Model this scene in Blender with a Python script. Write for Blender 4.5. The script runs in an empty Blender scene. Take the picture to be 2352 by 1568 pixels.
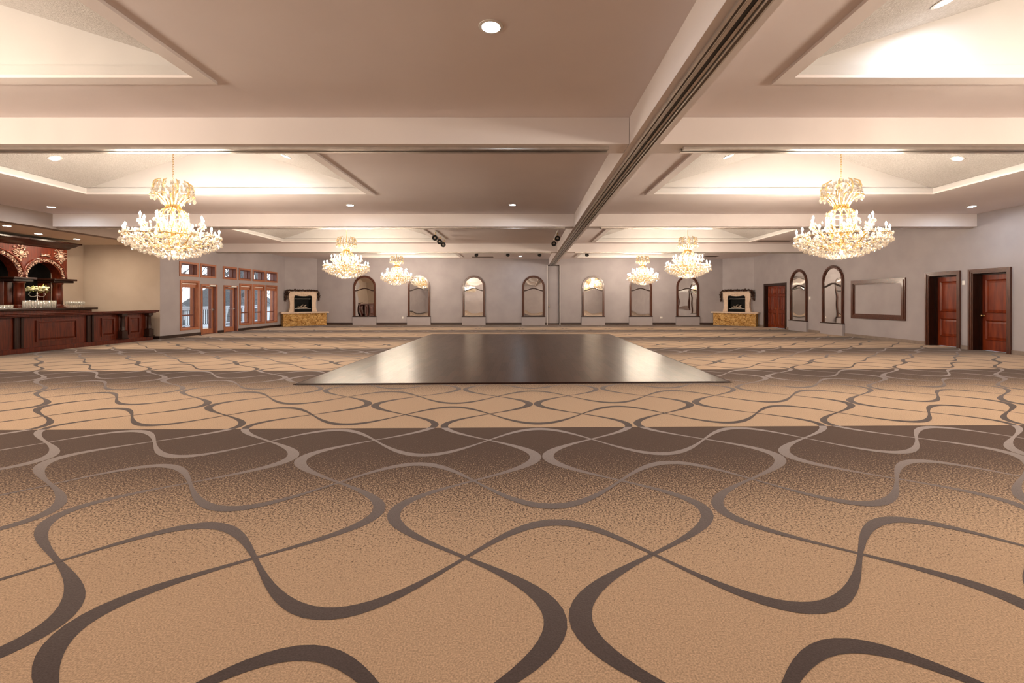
import bpy, math, random
from mathutils import Vector, Matrix
random.seed(7)
PI = math.pi
SC = bpy.context.scene
COL = SC.collection

# ------------------------------------------------------------------ helpers
class MB:
    def __init__(s):
        s.v = []; s.f = []; s.m = []; s.sm = []
        s.M = Matrix.Identity(4); s.mi = 0; s.smooth = False
    def add(s, vs, fs):
        b = len(s.v)
        s.v += [tuple(s.M @ Vector(p)) for p in vs]
        for f in fs:
            s.f.append(tuple(b + i for i in f)); s.m.append(s.mi); s.sm.append(s.smooth)
        return s
    def box(s, x0, x1, y0, y1, z0, z1):
        vs = [(x0,y0,z0),(x1,y0,z0),(x1,y1,z0),(x0,y1,z0),(x0,y0,z1),(x1,y0,z1),(x1,y1,z1),(x0,y1,z1)]
        return s.add(vs, [(3,2,1,0),(4,5,6,7),(0,1,5,4),(1,2,6,5),(2,3,7,6),(3,0,4,7)])
    def cbox(s, x0, x1, y0, y1, z0, z1, c=.006):
        # box with bevelled edges
        X=(x0,x1);Y=(y0,y1);Z=(z0,z1)
        vs=[];idx={}
        for i in (0,1):
            for j in (0,1):
                for k in (0,1):
                    sx=1 if i==0 else -1; sy=1 if j==0 else -1; sz=1 if k==0 else -1
                    x,y,z=X[i],Y[j],Z[k]
                    for a,p in (('x',(x,y+sy*c,z+sz*c)),('y',(x+sx*c,y,z+sz*c)),('z',(x+sx*c,y+sy*c,z))):
                        idx[(i,j,k,a)]=len(vs); vs.append(p)
        g=lambda i,j,k,a: idx[(i,j,k,a)]
        F=[]
        F.append((g(0,0,0,'x'),g(0,0,1,'x'),g(0,1,1,'x'),g(0,1,0,'x')))
        F.append((g(1,0,0,'x'),g(1,1,0,'x'),g(1,1,1,'x'),g(1,0,1,'x')))
        F.append((g(0,0,0,'y'),g(1,0,0,'y'),g(1,0,1,'y'),g(0,0,1,'y')))
        F.append((g(0,1,0,'y'),g(0,1,1,'y'),g(1,1,1,'y'),g(1,1,0,'y')))
        F.append((g(0,0,0,'z'),g(0,1,0,'z'),g(1,1,0,'z'),g(1,0,0,'z')))
        F.append((g(0,0,1,'z'),g(1,0,1,'z'),g(1,1,1,'z'),g(0,1,1,'z')))
        for i in (0,1):
            for j in (0,1):
                F.append((g(i,j,0,'x'),g(i,j,1,'x'),g(i,j,1,'y'),g(i,j,0,'y')))
        for i in (0,1):
            for k in (0,1):
                F.append((g(i,0,k,'x'),g(i,1,k,'x'),g(i,1,k,'z'),g(i,0,k,'z')))
        for j in (0,1):
            for k in (0,1):
                F.append((g(0,j,k,'y'),g(1,j,k,'y'),g(1,j,k,'z'),g(0,j,k,'z')))
        for i in (0,1):
            for j in (0,1):
                for k in (0,1):
                    F.append((g(i,j,k,'x'),g(i,j,k,'y'),g(i,j,k,'z')))
        return s.add(vs,F)
    def tube(s, pts, r, n=8, closed=False, cap=True):
        pts=[Vector(p) for p in pts]; N=len(pts)
        rs = r if isinstance(r,(list,tuple)) else [r]*N
        vs=[];fs=[]
        up=Vector((0,0,1)); prev=None
        for i,p in enumerate(pts):
            if closed: t=(pts[(i+1)%N]-pts[i-1])
            else: t=pts[min(i+1,N-1)]-pts[max(i-1,0)]
            t.normalize()
            if prev is None:
                a=up if abs(t.z)<.9 else Vector((1,0,0))
                u=t.cross(a).normalized()
            else:
                u=(prev-t*prev.dot(t)).normalized()
            prev=u; w=t.cross(u)
            for k in range(n):
                an=2*PI*k/n
                vs.append(tuple(p+(u*math.cos(an)+w*math.sin(an))*rs[i]))
        M=N if closed else N-1
        for i in range(M):
            for k in range(n):
                a=i*n+k;b=i*n+(k+1)%n;c=((i+1)%N)*n+(k+1)%n;d=((i+1)%N)*n+k
                fs.append((a,b,c,d))
        if cap and not closed:
            fs.append(tuple(range(n))[::-1]); fs.append(tuple((N-1)*n+k for k in range(n)))
        return s.add(vs,fs)
    def lathe(s, prof, n=16, c=(0,0,0)):
        vs=[];fs=[]
        for r,z in prof:
            for k in range(n):
                a=2*PI*k/n
                vs.append((c[0]+r*math.cos(a),c[1]+r*math.sin(a),c[2]+z))
        for i in range(len(prof)-1):
            for k in range(n):
                fs.append((i*n+k,i*n+(k+1)%n,(i+1)*n+(k+1)%n,(i+1)*n+k))
        if prof[0][0]>1e-6: fs.append(tuple(range(n))[::-1])
        if prof[-1][0]>1e-6: fs.append(tuple((len(prof)-1)*n+k for k in range(n)))
        return s.add(vs,fs)
    def ball(s, c, rx, ry=None, rz=None, n=8, m=5):
        ry=ry or rx; rz=rz or rx
        vs=[(c[0],c[1],c[2]-rz)]
        for i in range(1,m):
            t=PI*i/m
            for k in range(n):
                a=2*PI*k/n
                vs.append((c[0]+rx*math.sin(t)*math.cos(a),c[1]+ry*math.sin(t)*math.sin(a),c[2]-rz*math.cos(t)))
        vs.append((c[0],c[1],c[2]+rz)); L=len(vs)-1
        fs=[(0,1+(k+1)%n,1+k) for k in range(n)]
        for i in range(m-2):
            for k in range(n):
                a=1+i*n+k;b=1+i*n+(k+1)%n
                fs.append((a,b,b+n,a+n))
        o=1+(m-2)*n
        fs+=[(o+k,o+(k+1)%n,L) for k in range(n)]
        return s.add(vs,fs)
    def prism(s, poly, y0, y1):
        # poly in (x,z), extruded along y
        n=len(poly)
        vs=[(x,y0,z) for x,z in poly]+[(x,y1,z) for x,z in poly]
        fs=[tuple(range(n)),tuple(range(n,2*n))[::-1]]
        for i in range(n):
            j=(i+1)%n; fs.append((i,i+n,j+n,j))
        return s.add(vs,fs)
    def vprism(s, poly, z0, z1):
        n=len(poly)
        vs=[(x,y,z0) for x,y in poly]+[(x,y,z1) for x,y in poly]
        fs=[tuple(range(n))[::-1],tuple(range(n,2*n))]
        for i in range(n):
            j=(i+1)%n; fs.append((i,j,j+n,i+n))
        return s.add(vs,fs)
    def strip(s, inner, outer, y0, y1, closed=False):
        # band between two (x,z) polylines, extruded along y
        n=len(inner); vs=[];fs=[]
        for (a,b),(c,d) in zip(inner,outer):
            vs += [(a,y0,b),(c,y0,d),(c,y1,d),(a,y1,b)]
        R=n if closed else n-1
        for i in range(R):
            j=(i+1)%n
            for k in range(4):
                fs.append((4*i+k,4*i+(k+1)%4,4*j+(k+1)%4,4*j+k))
        if not closed:
            fs.append((0,1,2,3)); fs.append((4*n-1,4*n-2,4*n-3,4*n-4))
        return s.add(vs,fs)
    def mesh(s, name, mats, origin=(0,0,0)):
        me=bpy.data.meshes.new(name)
        o=Vector(origin)
        me.from_pydata([tuple(Vector(p)-o) for p in s.v],[],s.f)
        for m in (mats if isinstance(mats,(list,tuple)) else [mats]): me.materials.append(m)
        me.polygons.foreach_set('material_index',s.m)
        me.polygons.foreach_set('use_smooth',s.sm)
        me.update()
        return me
    def build(s, name, mats, parent=None, origin=None):
        if origin is None: origin = parent.get('_w',(0,0,0)) if parent is not None else (0,0,0)
        me=s.mesh(name,mats,origin)
        ob=bpy.data.objects.new(name,me); COL.objects.link(ob)
        if parent is not None:
            ob.parent=parent
        else:
            ob.location=origin
        return ob

def tag(o, label=None, cat=None, group=None, kind=None):
    if label: o['label']=label
    if cat: o['category']=cat
    if group: o['group']=group
    if kind: o['kind']=kind
    return o
def thing(name, label, cat, loc=(0,0,0), rz=0, group=None, kind=None):
    e=bpy.data.objects.new(name,None); COL.objects.link(e)
    e.location=loc; e.rotation_euler=(0,0,rz); e.empty_display_size=.1
    return tag(e,label,cat,group,kind)
def sub(name, me, parent, loc=(0,0,0), rot=(0,0,0), sc=None):
    o=bpy.data.objects.new(name,me); COL.objects.link(o); o.parent=parent
    o.location=loc; o.rotation_euler=rot
    if sc: o.scale=sc
    return o
def copy_tree(o, parent=None):
    c=o.copy(); COL.objects.link(c)
    if parent is not None: c.parent=parent
    for ch in [x for x in KIDS.get(o.name,[])]:
        d=copy_tree(ch,c)
    return c
KIDS={}
def index_kids():
    KIDS.clear()
    for o in bpy.data.objects:
        if o.parent: KIDS.setdefault(o.parent.name,[]).append(o)

# ------------------------------------------------------------------ materials
def newmat(name):
    m=bpy.data.materials.new(name); m.use_nodes=True
    nt=m.node_tree; nt.nodes.clear()
    out=nt.nodes.new('ShaderNodeOutputMaterial')
    return m,nt,out
def N(nt,t,**kw):
    n=nt.nodes.new(t)
    for k,v in kw.items(): setattr(n,k,v)
    return n
def setin(n,**kw):
    for k,v in kw.items():
        n.inputs[k.replace('_',' ')].default_value=v
def pbsdf(nt,col,rough,metal=0,spec=.5,coat=0,coatr=.1):
    b=N(nt,'ShaderNodeBsdfPrincipled')
    b.inputs['Base Color'].default_value=(*col,1); b.inputs['Roughness'].default_value=rough
    b.inputs['Metallic'].default_value=metal; b.inputs['Specular IOR Level'].default_value=spec
    b.inputs['Coat Weight'].default_value=coat; b.inputs['Coat Roughness'].default_value=coatr
    return b
def mottled(name,c1,c2,scale=3,rough=.6,bump=0,bscale=60,metal=0,spec=.4,coat=0,detail=4,stretch=None,contrast=(.35,.65),coatr=.1):
    m,nt,out=newmat(name)
    tc=N(nt,'ShaderNodeTexCoord'); mp=N(nt,'ShaderNodeMapping')
    nt.links.new(tc.outputs['Object'],mp.inputs['Vector'])
    if stretch: mp.inputs['Scale'].default_value=stretch
    no=N(nt,'ShaderNodeTexNoise'); no.inputs['Scale'].default_value=scale; no.inputs['Detail'].default_value=detail
    nt.links.new(mp.outputs['Vector'],no.inputs['Vector'])
    cr=N(nt,'ShaderNodeValToRGB'); cr.color_ramp.elements[0].position=contrast[0]; cr.color_ramp.elements[1].position=contrast[1]
    cr.color_ramp.elements[0].color=(*c1,1); cr.color_ramp.elements[1].color=(*c2,1)
    nt.links.new(no.outputs['Fac'],cr.inputs['Fac'])
    b=pbsdf(nt,c1,rough,metal,spec,coat,coatr)
    nt.links.new(cr.outputs['Color'],b.inputs['Base Color'])
    if bump:
        n2=N(nt,'ShaderNodeTexNoise'); n2.inputs['Scale'].default_value=bscale; n2.inputs['Detail'].default_value=3
        nt.links.new(mp.outputs['Vector'],n2.inputs['Vector'])
        bp=N(nt,'ShaderNodeBump'); bp.inputs['Strength'].default_value=bump; bp.inputs['Distance'].default_value=.01
        nt.links.new(n2.outputs['Fac'],bp.inputs['Height']); nt.links.new(bp.outputs['Normal'],b.inputs['Normal'])
    nt.links.new(b.outputs['BSDF'],out.inputs['Surface'])
    return m
def emit(name,col,strength,sample=True):
    m,nt,out=newmat(name)
    e=N(nt,'ShaderNodeEmission'); e.inputs['Color'].default_value=(*col,1); e.inputs['Strength'].default_value=strength
    nt.links.new(e.outputs[0],out.inputs['Surface'])
    if not sample: m.cycles.emission_sampling='NONE'
    return m
def glassy(name,tint=(1,1,1),transp=.6,diff=.15,rough=.03,gloss=(1,1,1)):
    m,nt,out=newmat(name)
    t=N(nt,'ShaderNodeBsdfTransparent'); t.inputs['Color'].default_value=(*tint,1)
    g=N(nt,'ShaderNodeBsdfGlossy'); g.inputs['Roughness'].default_value=rough; g.inputs['Color'].default_value=(*gloss,1)
    d=N(nt,'ShaderNodeBsdfTranslucent'); d.inputs['Color'].default_value=(*tint,1)
    d2=N(nt,'ShaderNodeBsdfDiffuse'); d2.inputs['Color'].default_value=(*tint,1)
    dm=N(nt,'ShaderNodeMixShader'); dm.inputs[0].default_value=.5
    nt.links.new(d.outputs[0],dm.inputs[1]); nt.links.new(d2.outputs[0],dm.inputs[2])
    m1=N(nt,'ShaderNodeMixShader'); m1.inputs[0].default_value=diff/(1-transp) if transp<1 else 0
    nt.links.new(g.outputs[0],m1.inputs[1]); nt.links.new(dm.outputs[0],m1.inputs[2])
    m2=N(nt,'ShaderNodeMixShader'); m2.inputs[0].default_value=transp
    nt.links.new(m1.outputs[0],m2.inputs[1]); nt.links.new(t.outputs[0],m2.inputs[2])
    nt.links.new(m2.outputs[0],out.inputs['Surface'])
    return m

WALL=mottled('wall_paint',(.375,.34,.35),(.415,.378,.388),scale=1.3,rough=.7,bump=.06,bscale=40,spec=.25)
SOFFIT=mottled('soffit_paint',(.78,.66,.54),(.82,.70,.58),scale=1,rough=.7,spec=.2)
TAUPESHADE=mottled('taupe_header_shade',(.30,.235,.205),(.335,.265,.23),scale=1.2,rough=.7,spec=.2)  # shading on the bar header, put into its base colour
WALLTAN=mottled('tan_plaster',(.49,.395,.315),(.54,.44,.355),scale=1.2,rough=.75,bump=.06,bscale=40,spec=.25)
CEIL=mottled('ceiling_paint',(.77,.70,.70),(.80,.73,.725),scale=.8,rough=.8,bump=.03,bscale=60,spec=.2)
BEAM=mottled('beam_paint',(.76,.70,.69),(.79,.73,.715),scale=.8,rough=.7,bump=.03,bscale=60,spec=.25)
VAULT=mottled('vault_paint',(.60,.575,.565),(.63,.605,.59),scale=1.,rough=.8,bump=.02,bscale=50,spec=.2)
POPCORN=mottled('vault_popcorn',(.50,.47,.45),(.62,.59,.57),scale=45,rough=.9,bump=.9,bscale=70,spec=.1)
REDWOOD=mottled('mahogany',(.045,.006,.003),(.13,.020,.006),scale=5,rough=.3,spec=.4,coat=.2,stretch=(6,6,.5),contrast=(.3,.7))
DARKWOOD=mottled('dark_walnut',(.012,.004,.0025),(.032,.009,.005),scale=6,rough=.32,spec=.3,coat=.08,stretch=(5,5,.6),contrast=(.3,.7))
FRAMEWOOD=mottled('frame_walnut',(.045,.012,.006),(.11,.032,.015),scale=6,rough=.3,spec=.5,coat=.4,stretch=(5,5,.6),contrast=(.3,.7))
DOORWOOD=mottled('door_cherry',(.085,.008,.002),(.26,.040,.007),scale=2.2,rough=.36,spec=.35,coat=.12,stretch=(5,5,.6),contrast=(.3,.75))
CEDAR=mottled('cedar_trim',(.36,.13,.065),(.46,.18,.09),scale=6,rough=.4,spec=.4,stretch=(5,5,.7))
CEDARDARK=mottled('cedar_sash',(.16,.06,.045),(.22,.08,.06),scale=6,rough=.35,spec=.4,stretch=(5,5,.7))
BASEDARK=mottled('baseboard_wood',(.022,.010,.007),(.036,.016,.011),scale=6,rough=.4)
BASEGREY=mottled('baseboard_tile',(.22,.17,.14),(.27,.21,.175),scale=6,rough=.5)
GOLD=mottled('gilt_brass',(.80,.56,.25),(.90,.68,.36),scale=8,rough=.25,metal=1)
BRASS=mottled('aged_brass',(.7,.5,.2),(.8,.6,.3),scale=8,rough=.3,metal=1)
STEEL=mottled('track_steel',(.55,.50,.46),(.62,.57,.53),scale=8,rough=.3,metal=.8)
WHITEMETAL=mottled('white_enamel',(.80,.78,.75),(.84,.82,.79),scale=8,rough=.4)
BLACK=mottled('black_metal',(.012,.011,.011),(.02,.018,.018),scale=8,rough=.4)
BLACKGLOSS=mottled('black_firebox',(.003,.003,.003),(.006,.0055,.0055),scale=8,rough=.5,spec=.08)
LOGM=mottled('ceramic_log',(.20,.15,.11),(.50,.42,.34),scale=14,rough=.9,bump=.4,bscale=40)
STONEWHITE=mottled('carved_limestone',(.66,.50,.38),(.74,.58,.45),scale=9,rough=.6,bump=.1,bscale=30)
GARLAND=mottled('dried_garland',(.03,.014,.009),(.07,.03,.018),scale=20,rough=.8)
CARVE=mottled('carved_bronze',(.30,.17,.12),(.50,.34,.26),scale=25,rough=.35,metal=.45,contrast=(.3,.7))
CRYSTAL=glassy('cut_crystal',(.98,.95,.9),.42,.09,.06,(.92,.90,.87))
GLASSWARE=glassy('clear_glassware',(1,1,.97),.55,.15,.04)
PANE=glassy('window_pane',(1,1,1),.93,.0,.0)
CANDLE=mottled('candle_sleeve',(.85,.78,.65),(.9,.84,.72),scale=8,rough=.4)
BULB=emit('flame_bulb',(1.0,.84,.66),270)
COOL=emit('downlight_lens',(.78,.90,1.0),70)
WARM=emit('warm_downlight_lens',(1.0,.84,.64),160)
PETAL=mottled('cream_petals',(.75,.68,.38),(.85,.80,.60),scale=20,rough=.6)
LEAFY=mottled('yellow_green_leaf',(.30,.34,.08),(.50,.50,.16),scale=20,rough=.6)
DECK=mottled('deck_boards',(.34,.36,.40),(.44,.46,.50),scale=4,rough=.7,stretch=(8,1,1))
RAILW=mottled('white_railing',(.42,.45,.50),(.50,.53,.58),scale=4,rough=.6)
BARK=mottled('grey_bark',(.07,.075,.085),(.15,.155,.165),scale=9,rough=.9,bump=.5,bscale=20)
ROOFM=mottled('grey_shingles',(.06,.07,.08),(.11,.12,.13),scale=9,rough=.9)
SIDING=mottled('pale_siding',(.55,.58,.62),(.62,.65,.69),scale=3,rough=.8,stretch=(1,1,8))
GROUNDM=mottled('winter_lawn',(.30,.33,.30),(.42,.44,.42),scale=2,rough=.95)
PLASTIC=mottled('white_plastic',(.78,.75,.70),(.82,.79,.74),scale=6,rough=.4)
VENTM=mottled('vent_bronze',(.09,.06,.045),(.13,.09,.07),scale=6,rough=.5)

# mirror glass, very slightly wavy as hung sheets are
def mirror_mat():
    m,nt,out=newmat('mirror_silver')
    b=pbsdf(nt,(.93,.92,.90),.015,1)
    tc=N(nt,'ShaderNodeTexCoord'); no=N(nt,'ShaderNodeTexNoise'); no.inputs['Scale'].default_value=1.6; no.inputs['Detail'].default_value=0
    nt.links.new(tc.outputs['Object'],no.inputs['Vector'])
    bp=N(nt,'ShaderNodeBump'); bp.inputs['Strength'].default_value=.25; bp.inputs['Distance'].default_value=.02
    nt.links.new(no.outputs['Fac'],bp.inputs['Height']); nt.links.new(bp.outputs['Normal'],b.inputs['Normal'])
    nt.links.new(b.outputs['BSDF'],out.inputs['Surface']); return m
MIRROR=mirror_mat()

# rubble stone hearth
def stone_mat():
    m,nt,out=newmat('golden_fieldstone')
    tc=N(nt,'ShaderNodeTexCoord'); mp=N(nt,'ShaderNodeMapping'); mp.inputs['Scale'].default_value=(1,1,1.9)
    nt.links.new(tc.outputs['Object'],mp.inputs['Vector'])
    v=N(nt,'ShaderNodeTexVoronoi'); v.inputs['Scale'].default_value=5.2; v.feature='DISTANCE_TO_EDGE'
    v2=N(nt,'ShaderNodeTexVoronoi'); v2.inputs['Scale'].default_value=5.2
    nt.links.new(mp.outputs['Vector'],v.inputs['Vector']); nt.links.new(mp.outputs['Vector'],v2.inputs['Vector'])
    cr=N(nt,'ShaderNodeValToRGB'); e=cr.color_ramp.elements
    e[0].position=.0; e[0].color=(.20,.10,.03,1); e[1].position=.06; e[1].color=(1,1,1,1)
    nt.links.new(v.outputs['Distance'],cr.inputs['Fac'])
    no=N(nt,'ShaderNodeTexNoise'); no.inputs['Scale'].default_value=9; nt.links.new(tc.outputs['Object'],no.inputs['Vector'])
    c2=N(nt,'ShaderNodeValToRGB'); c2.color_ramp.elements[0].color=(.46,.24,.065,1); c2.color_ramp.elements[1].color=(.70,.44,.17,1)
    c2.color_ramp.elements[0].position=.3; c2.color_ramp.elements[1].position=.7
    add=N(nt,'ShaderNodeMath',operation='MULTIPLY_ADD'); add.inputs[1].default_value=.35; 
    sep=N(nt,'ShaderNodeSeparateColor'); nt.links.new(v2.outputs['Color'],sep.inputs[0])
    nt.links.new(sep.outputs[0],add.inputs[0])
    ad2=N(nt,'ShaderNodeMath',operation='SUBTRACT'); ad2.inputs[1].default_value=.17
    nt.links.new(no.outputs['Fac'],ad2.inputs[0]); nt.links.new(ad2.outputs[0],add.inputs[2])
    nt.links.new(add.outputs[0],c2.inputs['Fac'])
    mx=N(nt,'ShaderNodeMix',data_type='RGBA',blend_type='MULTIPLY'); mx.inputs['Factor'].default_value=1
    nt.links.new(c2.outputs['Color'],mx.inputs[6]); nt.links.new(cr.outputs['Color'],mx.inputs[7])
    b=pbsdf(nt,(.6,.4,.2),.8,spec=.3); nt.links.new(mx.outputs[2],b.inputs['Base Color'])
    bp=N(nt,'ShaderNodeBump'); bp.inputs['Strength'].default_value=.8; bp.inputs['Distance'].default_value=.05
    cl=N(nt,'ShaderNodeMath',operation='MINIMUM'); cl.inputs[1].default_value=.12
    nt.links.new(v.outputs['Distance'],cl.inputs[0]); nt.links.new(cl.outputs[0],bp.inputs['Height'])
    nt.links.new(bp.outputs['Normal'],b.inputs['Normal'])
    nt.links.new(b.outputs['BSDF'],out.inputs['Surface']); return m
STONE=stone_mat()

# carpet: broadloom widths, each dyed from dark brown at its far seam to beige at its near one
A_C=math.radians(1.0); SEAM=5.03; BW=4.19
def carpet_mat(name,line):
    m,nt,out=newmat(name)
    tc=N(nt,'ShaderNodeTexCoord'); mp=N(nt,'ShaderNodeMapping')
    mp.inputs['Rotation'].default_value=(0,0,-A_C)
    nt.links.new(tc.outputs['Object'],mp.inputs['Vector'])
    sp=N(nt,'ShaderNodeSeparateXYZ'); nt.links.new(mp.outputs['Vector'],sp.inputs[0])
    s1=N(nt,'ShaderNodeMath',operation='SUBTRACT'); s1.inputs[0].default_value=SEAM+20*BW; nt.links.new(sp.outputs['Y'],s1.inputs[1])
    d=N(nt,'ShaderNodeMath',operation='DIVIDE'); d.inputs[1].default_value=BW; nt.links.new(s1.outputs[0],d.inputs[0])
    fr=N(nt,'ShaderNodeMath',operation='FRACT'); nt.links.new(d.outputs[0],fr.inputs[0])
    b=pbsdf(nt,(.5,.4,.3),.95,spec=.1); b.inputs['Sheen Weight'].default_value=.16; b.inputs['Sheen Roughness'].default_value=.3; b.inputs['Sheen Tint'].default_value=(1,.95,.90,1)
    fib=N(nt,'ShaderNodeTexNoise'); fib.inputs['Scale'].default_value=130; fib.inputs['Detail'].default_value=2
    nt.links.new(mp.outputs['Vector'],fib.inputs['Vector'])
    if line:
        cr=N(nt,'ShaderNodeValToRGB'); e=cr.color_ramp.elements
        e[0].position=.0; e[0].color=(.36,.31,.30,1); e[1].position=.80; e[1].color=(.100,.077,.073,1)
        k=cr.color_ramp.elements.new(.22); k.color=(.29,.245,.235,1)
        k=cr.color_ramp.elements.new(.45); k.color=(.185,.155,.15,1)
        nt.links.new(fr.outputs[0],cr.inputs['Fac']); base=cr.outputs['Color']
        lo,hi=.85,1.12
    else:
        n1=N(nt,'ShaderNodeTexNoise'); n1.inputs['Scale'].default_value=80; n1.inputs['Detail'].default_value=2.5; n1.inputs['Roughness'].default_value=.65
        nt.links.new(mp.outputs['Vector'],n1.inputs['Vector'])
        # ramp threshold 0..1 against noise
        r=N(nt,'ShaderNodeMapRange'); r.inputs['From Min'].default_value=.02; r.inputs['From Max'].default_value=.80
        r.inputs['To Min'].default_value=-.14; r.inputs['To Max'].default_value=.46
        nt.links.new(fr.outputs[0],r.inputs['Value'])
        ad=N(nt,'ShaderNodeMath',operation='ADD'); nt.links.new(n1.outputs['Fac'],ad.inputs[0]); nt.links.new(r.outputs[0],ad.inputs[1])
        st=N(nt,'ShaderNodeMapRange',interpolation_type='SMOOTHSTEP'); st.inputs['From Min'].default_value=.55; st.inputs['From Max'].default_value=.80
        nt.links.new(ad.outputs[0],st.inputs['Value'])
        cr=N(nt,'ShaderNodeMix',data_type='RGBA')
        cr.inputs[6].default_value=(.092,.055,.042,1); cr.inputs[7].default_value=(.56,.395,.268,1)
        nt.links.new(st.outputs[0],cr.inputs['Factor']); base=cr.outputs[2]
        lo,hi=.70,1.22
    mr=N(nt,'ShaderNodeMapRange'); mr.inputs['From Min'].default_value=.3; mr.inputs['From Max'].default_value=.7
    mr.inputs['To Min'].default_value=lo; mr.inputs['To Max'].default_value=hi
    nt.links.new(fib.outputs['Fac'],mr.inputs['Value'])
    vm=N(nt,'ShaderNodeVectorMath',operation='SCALE'); nt.links.new(base,vm.inputs[0]); nt.links.new(mr.outputs[0],vm.inputs['Scale'])
    nt.links.new(vm.outputs[0],b.inputs['Base Color'])
    bp=N(nt,'ShaderNodeBump'); bp.inputs['Strength'].default_value=.5; bp.inputs['Distance'].default_value=.006
    nt.links.new(fib.outputs['Fac'],bp.inputs['Height']); nt.links.new(bp.outputs['Normal'],b.inputs['Normal'])
    nt.links.new(b.outputs['BSDF'],out.inputs['Surface']); return m
CARPET=carpet_mat('carpet_ground',False); CARPETLINE=carpet_mat('carpet_ribbon',True)

def dance_mat():
    m,nt,out=newmat('dance_floor_laminate')
    tc=N(nt,'ShaderNodeTexCoord')
    br=N(nt,'ShaderNodeTexBrick'); br.inputs['Scale'].default_value=1
    mp=N(nt,'ShaderNodeMapping'); mp.inputs['Rotation'].default_value=(0,0,PI/2)
    nt.links.new(tc.outputs['Object'],mp.inputs['Vector']); nt.links.new(mp.outputs['Vector'],br.inputs['Vector'])
    br.inputs['Brick Width'].default_value=1.22; br.inputs['Row Height'].default_value=.152; br.inputs['Mortar Size'].default_value=.0025
    br.inputs['Color1'].default_value=(.042,.023,.016,1); br.inputs['Color2'].default_value=(.075,.043,.030,1); br.inputs['Mortar'].default_value=(.015,.01,.008,1)
    no=N(nt,'ShaderNodeTexNoise'); no.inputs['Scale'].default_value=5; no.inputs['Detail'].default_value=5
    m2=N(nt,'ShaderNodeMapping'); m2.inputs['Scale'].default_value=(9,.6,1); nt.links.new(tc.outputs['Object'],m2.inputs['Vector']); nt.links.new(m2.outputs['Vector'],no.inputs['Vector'])
    mr=N(nt,'ShaderNodeMapRange'); mr.inputs['From Min'].default_value=.3; mr.inputs['From Max'].default_value=.7; mr.inputs['To Min'].default_value=.75; mr.inputs['To Max'].default_value=1.25
    nt.links.new(no.outputs['Fac'],mr.inputs['Value'])
    vm=N(nt,'ShaderNodeVectorMath',operation='SCALE'); nt.links.new(br.outputs['Color'],vm.inputs[0]); nt.links.new(mr.outputs[0],vm.inputs['Scale'])
    b=pbsdf(nt,(.07,.04,.03),.24,spec=.09); nt.links.new(vm.outputs[0],b.inputs['Base Color'])
    r2=N(nt,'ShaderNodeMapRange'); r2.inputs['To Min'].default_value=.25; r2.inputs['To Max'].default_value=.36; nt.links.new(no.outputs['Fac'],r2.inputs['Value'])
    nt.links.new(r2.outputs[0],b.inputs['Roughness'])
    nt.links.new(b.outputs['BSDF'],out.inputs['Surface']); return m
DANCE=dance_mat()

# ------------------------------------------------------------------ room constants (metres, camera stands at the origin, looks along +Y)
XL,XR=-13.3,12.75
YF,YN=26.5,-7.6
ZC=3.847; ZB=3.49
XA=-16.1; YA0,YA1=6.5,16.6; ZS=3.43     # bar alcove
VC=(-6.75,6.08)                          # vault centre lines
CH=[(0,8.74),(0,16.4),(0,23.3)]

# ------------------------------------------------------------------ floor
def carpet_floor():
    mb=MB()
    mb.add([(XA-.3,YN-.3,0),(XR+.3,YN-.3,0),(XR+.3,YF+.3,0),(XA-.3,YF+.3,0)],[(0,1,2,3)])
    mb.mi=1
    ca,sa=math.cos(A_C),math.sin(A_C)
    def w(u,v): return (u*ca-v*sa, u*sa+v*ca)
    PU,PV=2.18,2.09
    def ribbon(pts,wid,z):
        vs=[];fs=[]
        n=len(pts); run=[]
        P=[w(*p) for p in pts]
        for i in range(n):
            a=P[max(i-1,0)]; b=P[min(i+1,n-1)]
            tx,ty=b[0]-a[0],b[1]-a[1]; L=math.hypot(tx,ty) or 1
            nx,ny=-ty/L,tx/L; h=wid[i]/2
            vs+= [(P[i][0]+nx*h,P[i][1]+ny*h,z),(P[i][0]-nx*h,P[i][1]-ny*h,z)]
        for i in range(n-1):
            x,y=P[i]
            if XL+.05<x<XR-.05 and YN+.05<y<YF-.05:
                fs.append((2*i,2*i+1,2*i+3,2*i+2))
        mb.add(vs,fs)
    for j in range(-14,14):
        c=-.32+1.09*j; sg=1 if j%2==0 else -1
        pts=[];wd=[]
        v=YN-1
        while v<YF+1:
            ph=2*PI*(v-1.99)/PV; s=math.cos(ph)
            pts.append((c+sg*.49*s,v)); out=sg*s
            wd.append(.026+ (.076 if s>0 else .056)*abs(s)**1.6); v+=.05
        ribbon(pts,wd,.0012)
    for k in range(-10,26):
        c=2.46+1.045*k; sg=1 if k%2==0 else -1
        pts=[];wd=[]
        u=XL-1
        while u<XR+1:
            s=math.cos(2*PI*(u-.245)/PU)
            pts.append((u,c+sg*.41*s)); wd.append(.024+.058*abs(s)**1.6); u+=.055
        ribbon(pts,wd,.0016)
    o=mb.build('floor',[CARPET,CARPETLINE])
    tag(o,'wall to wall carpet in brown and beige bands with curling grey lines','floor',kind='structure')
carpet_floor()

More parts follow.
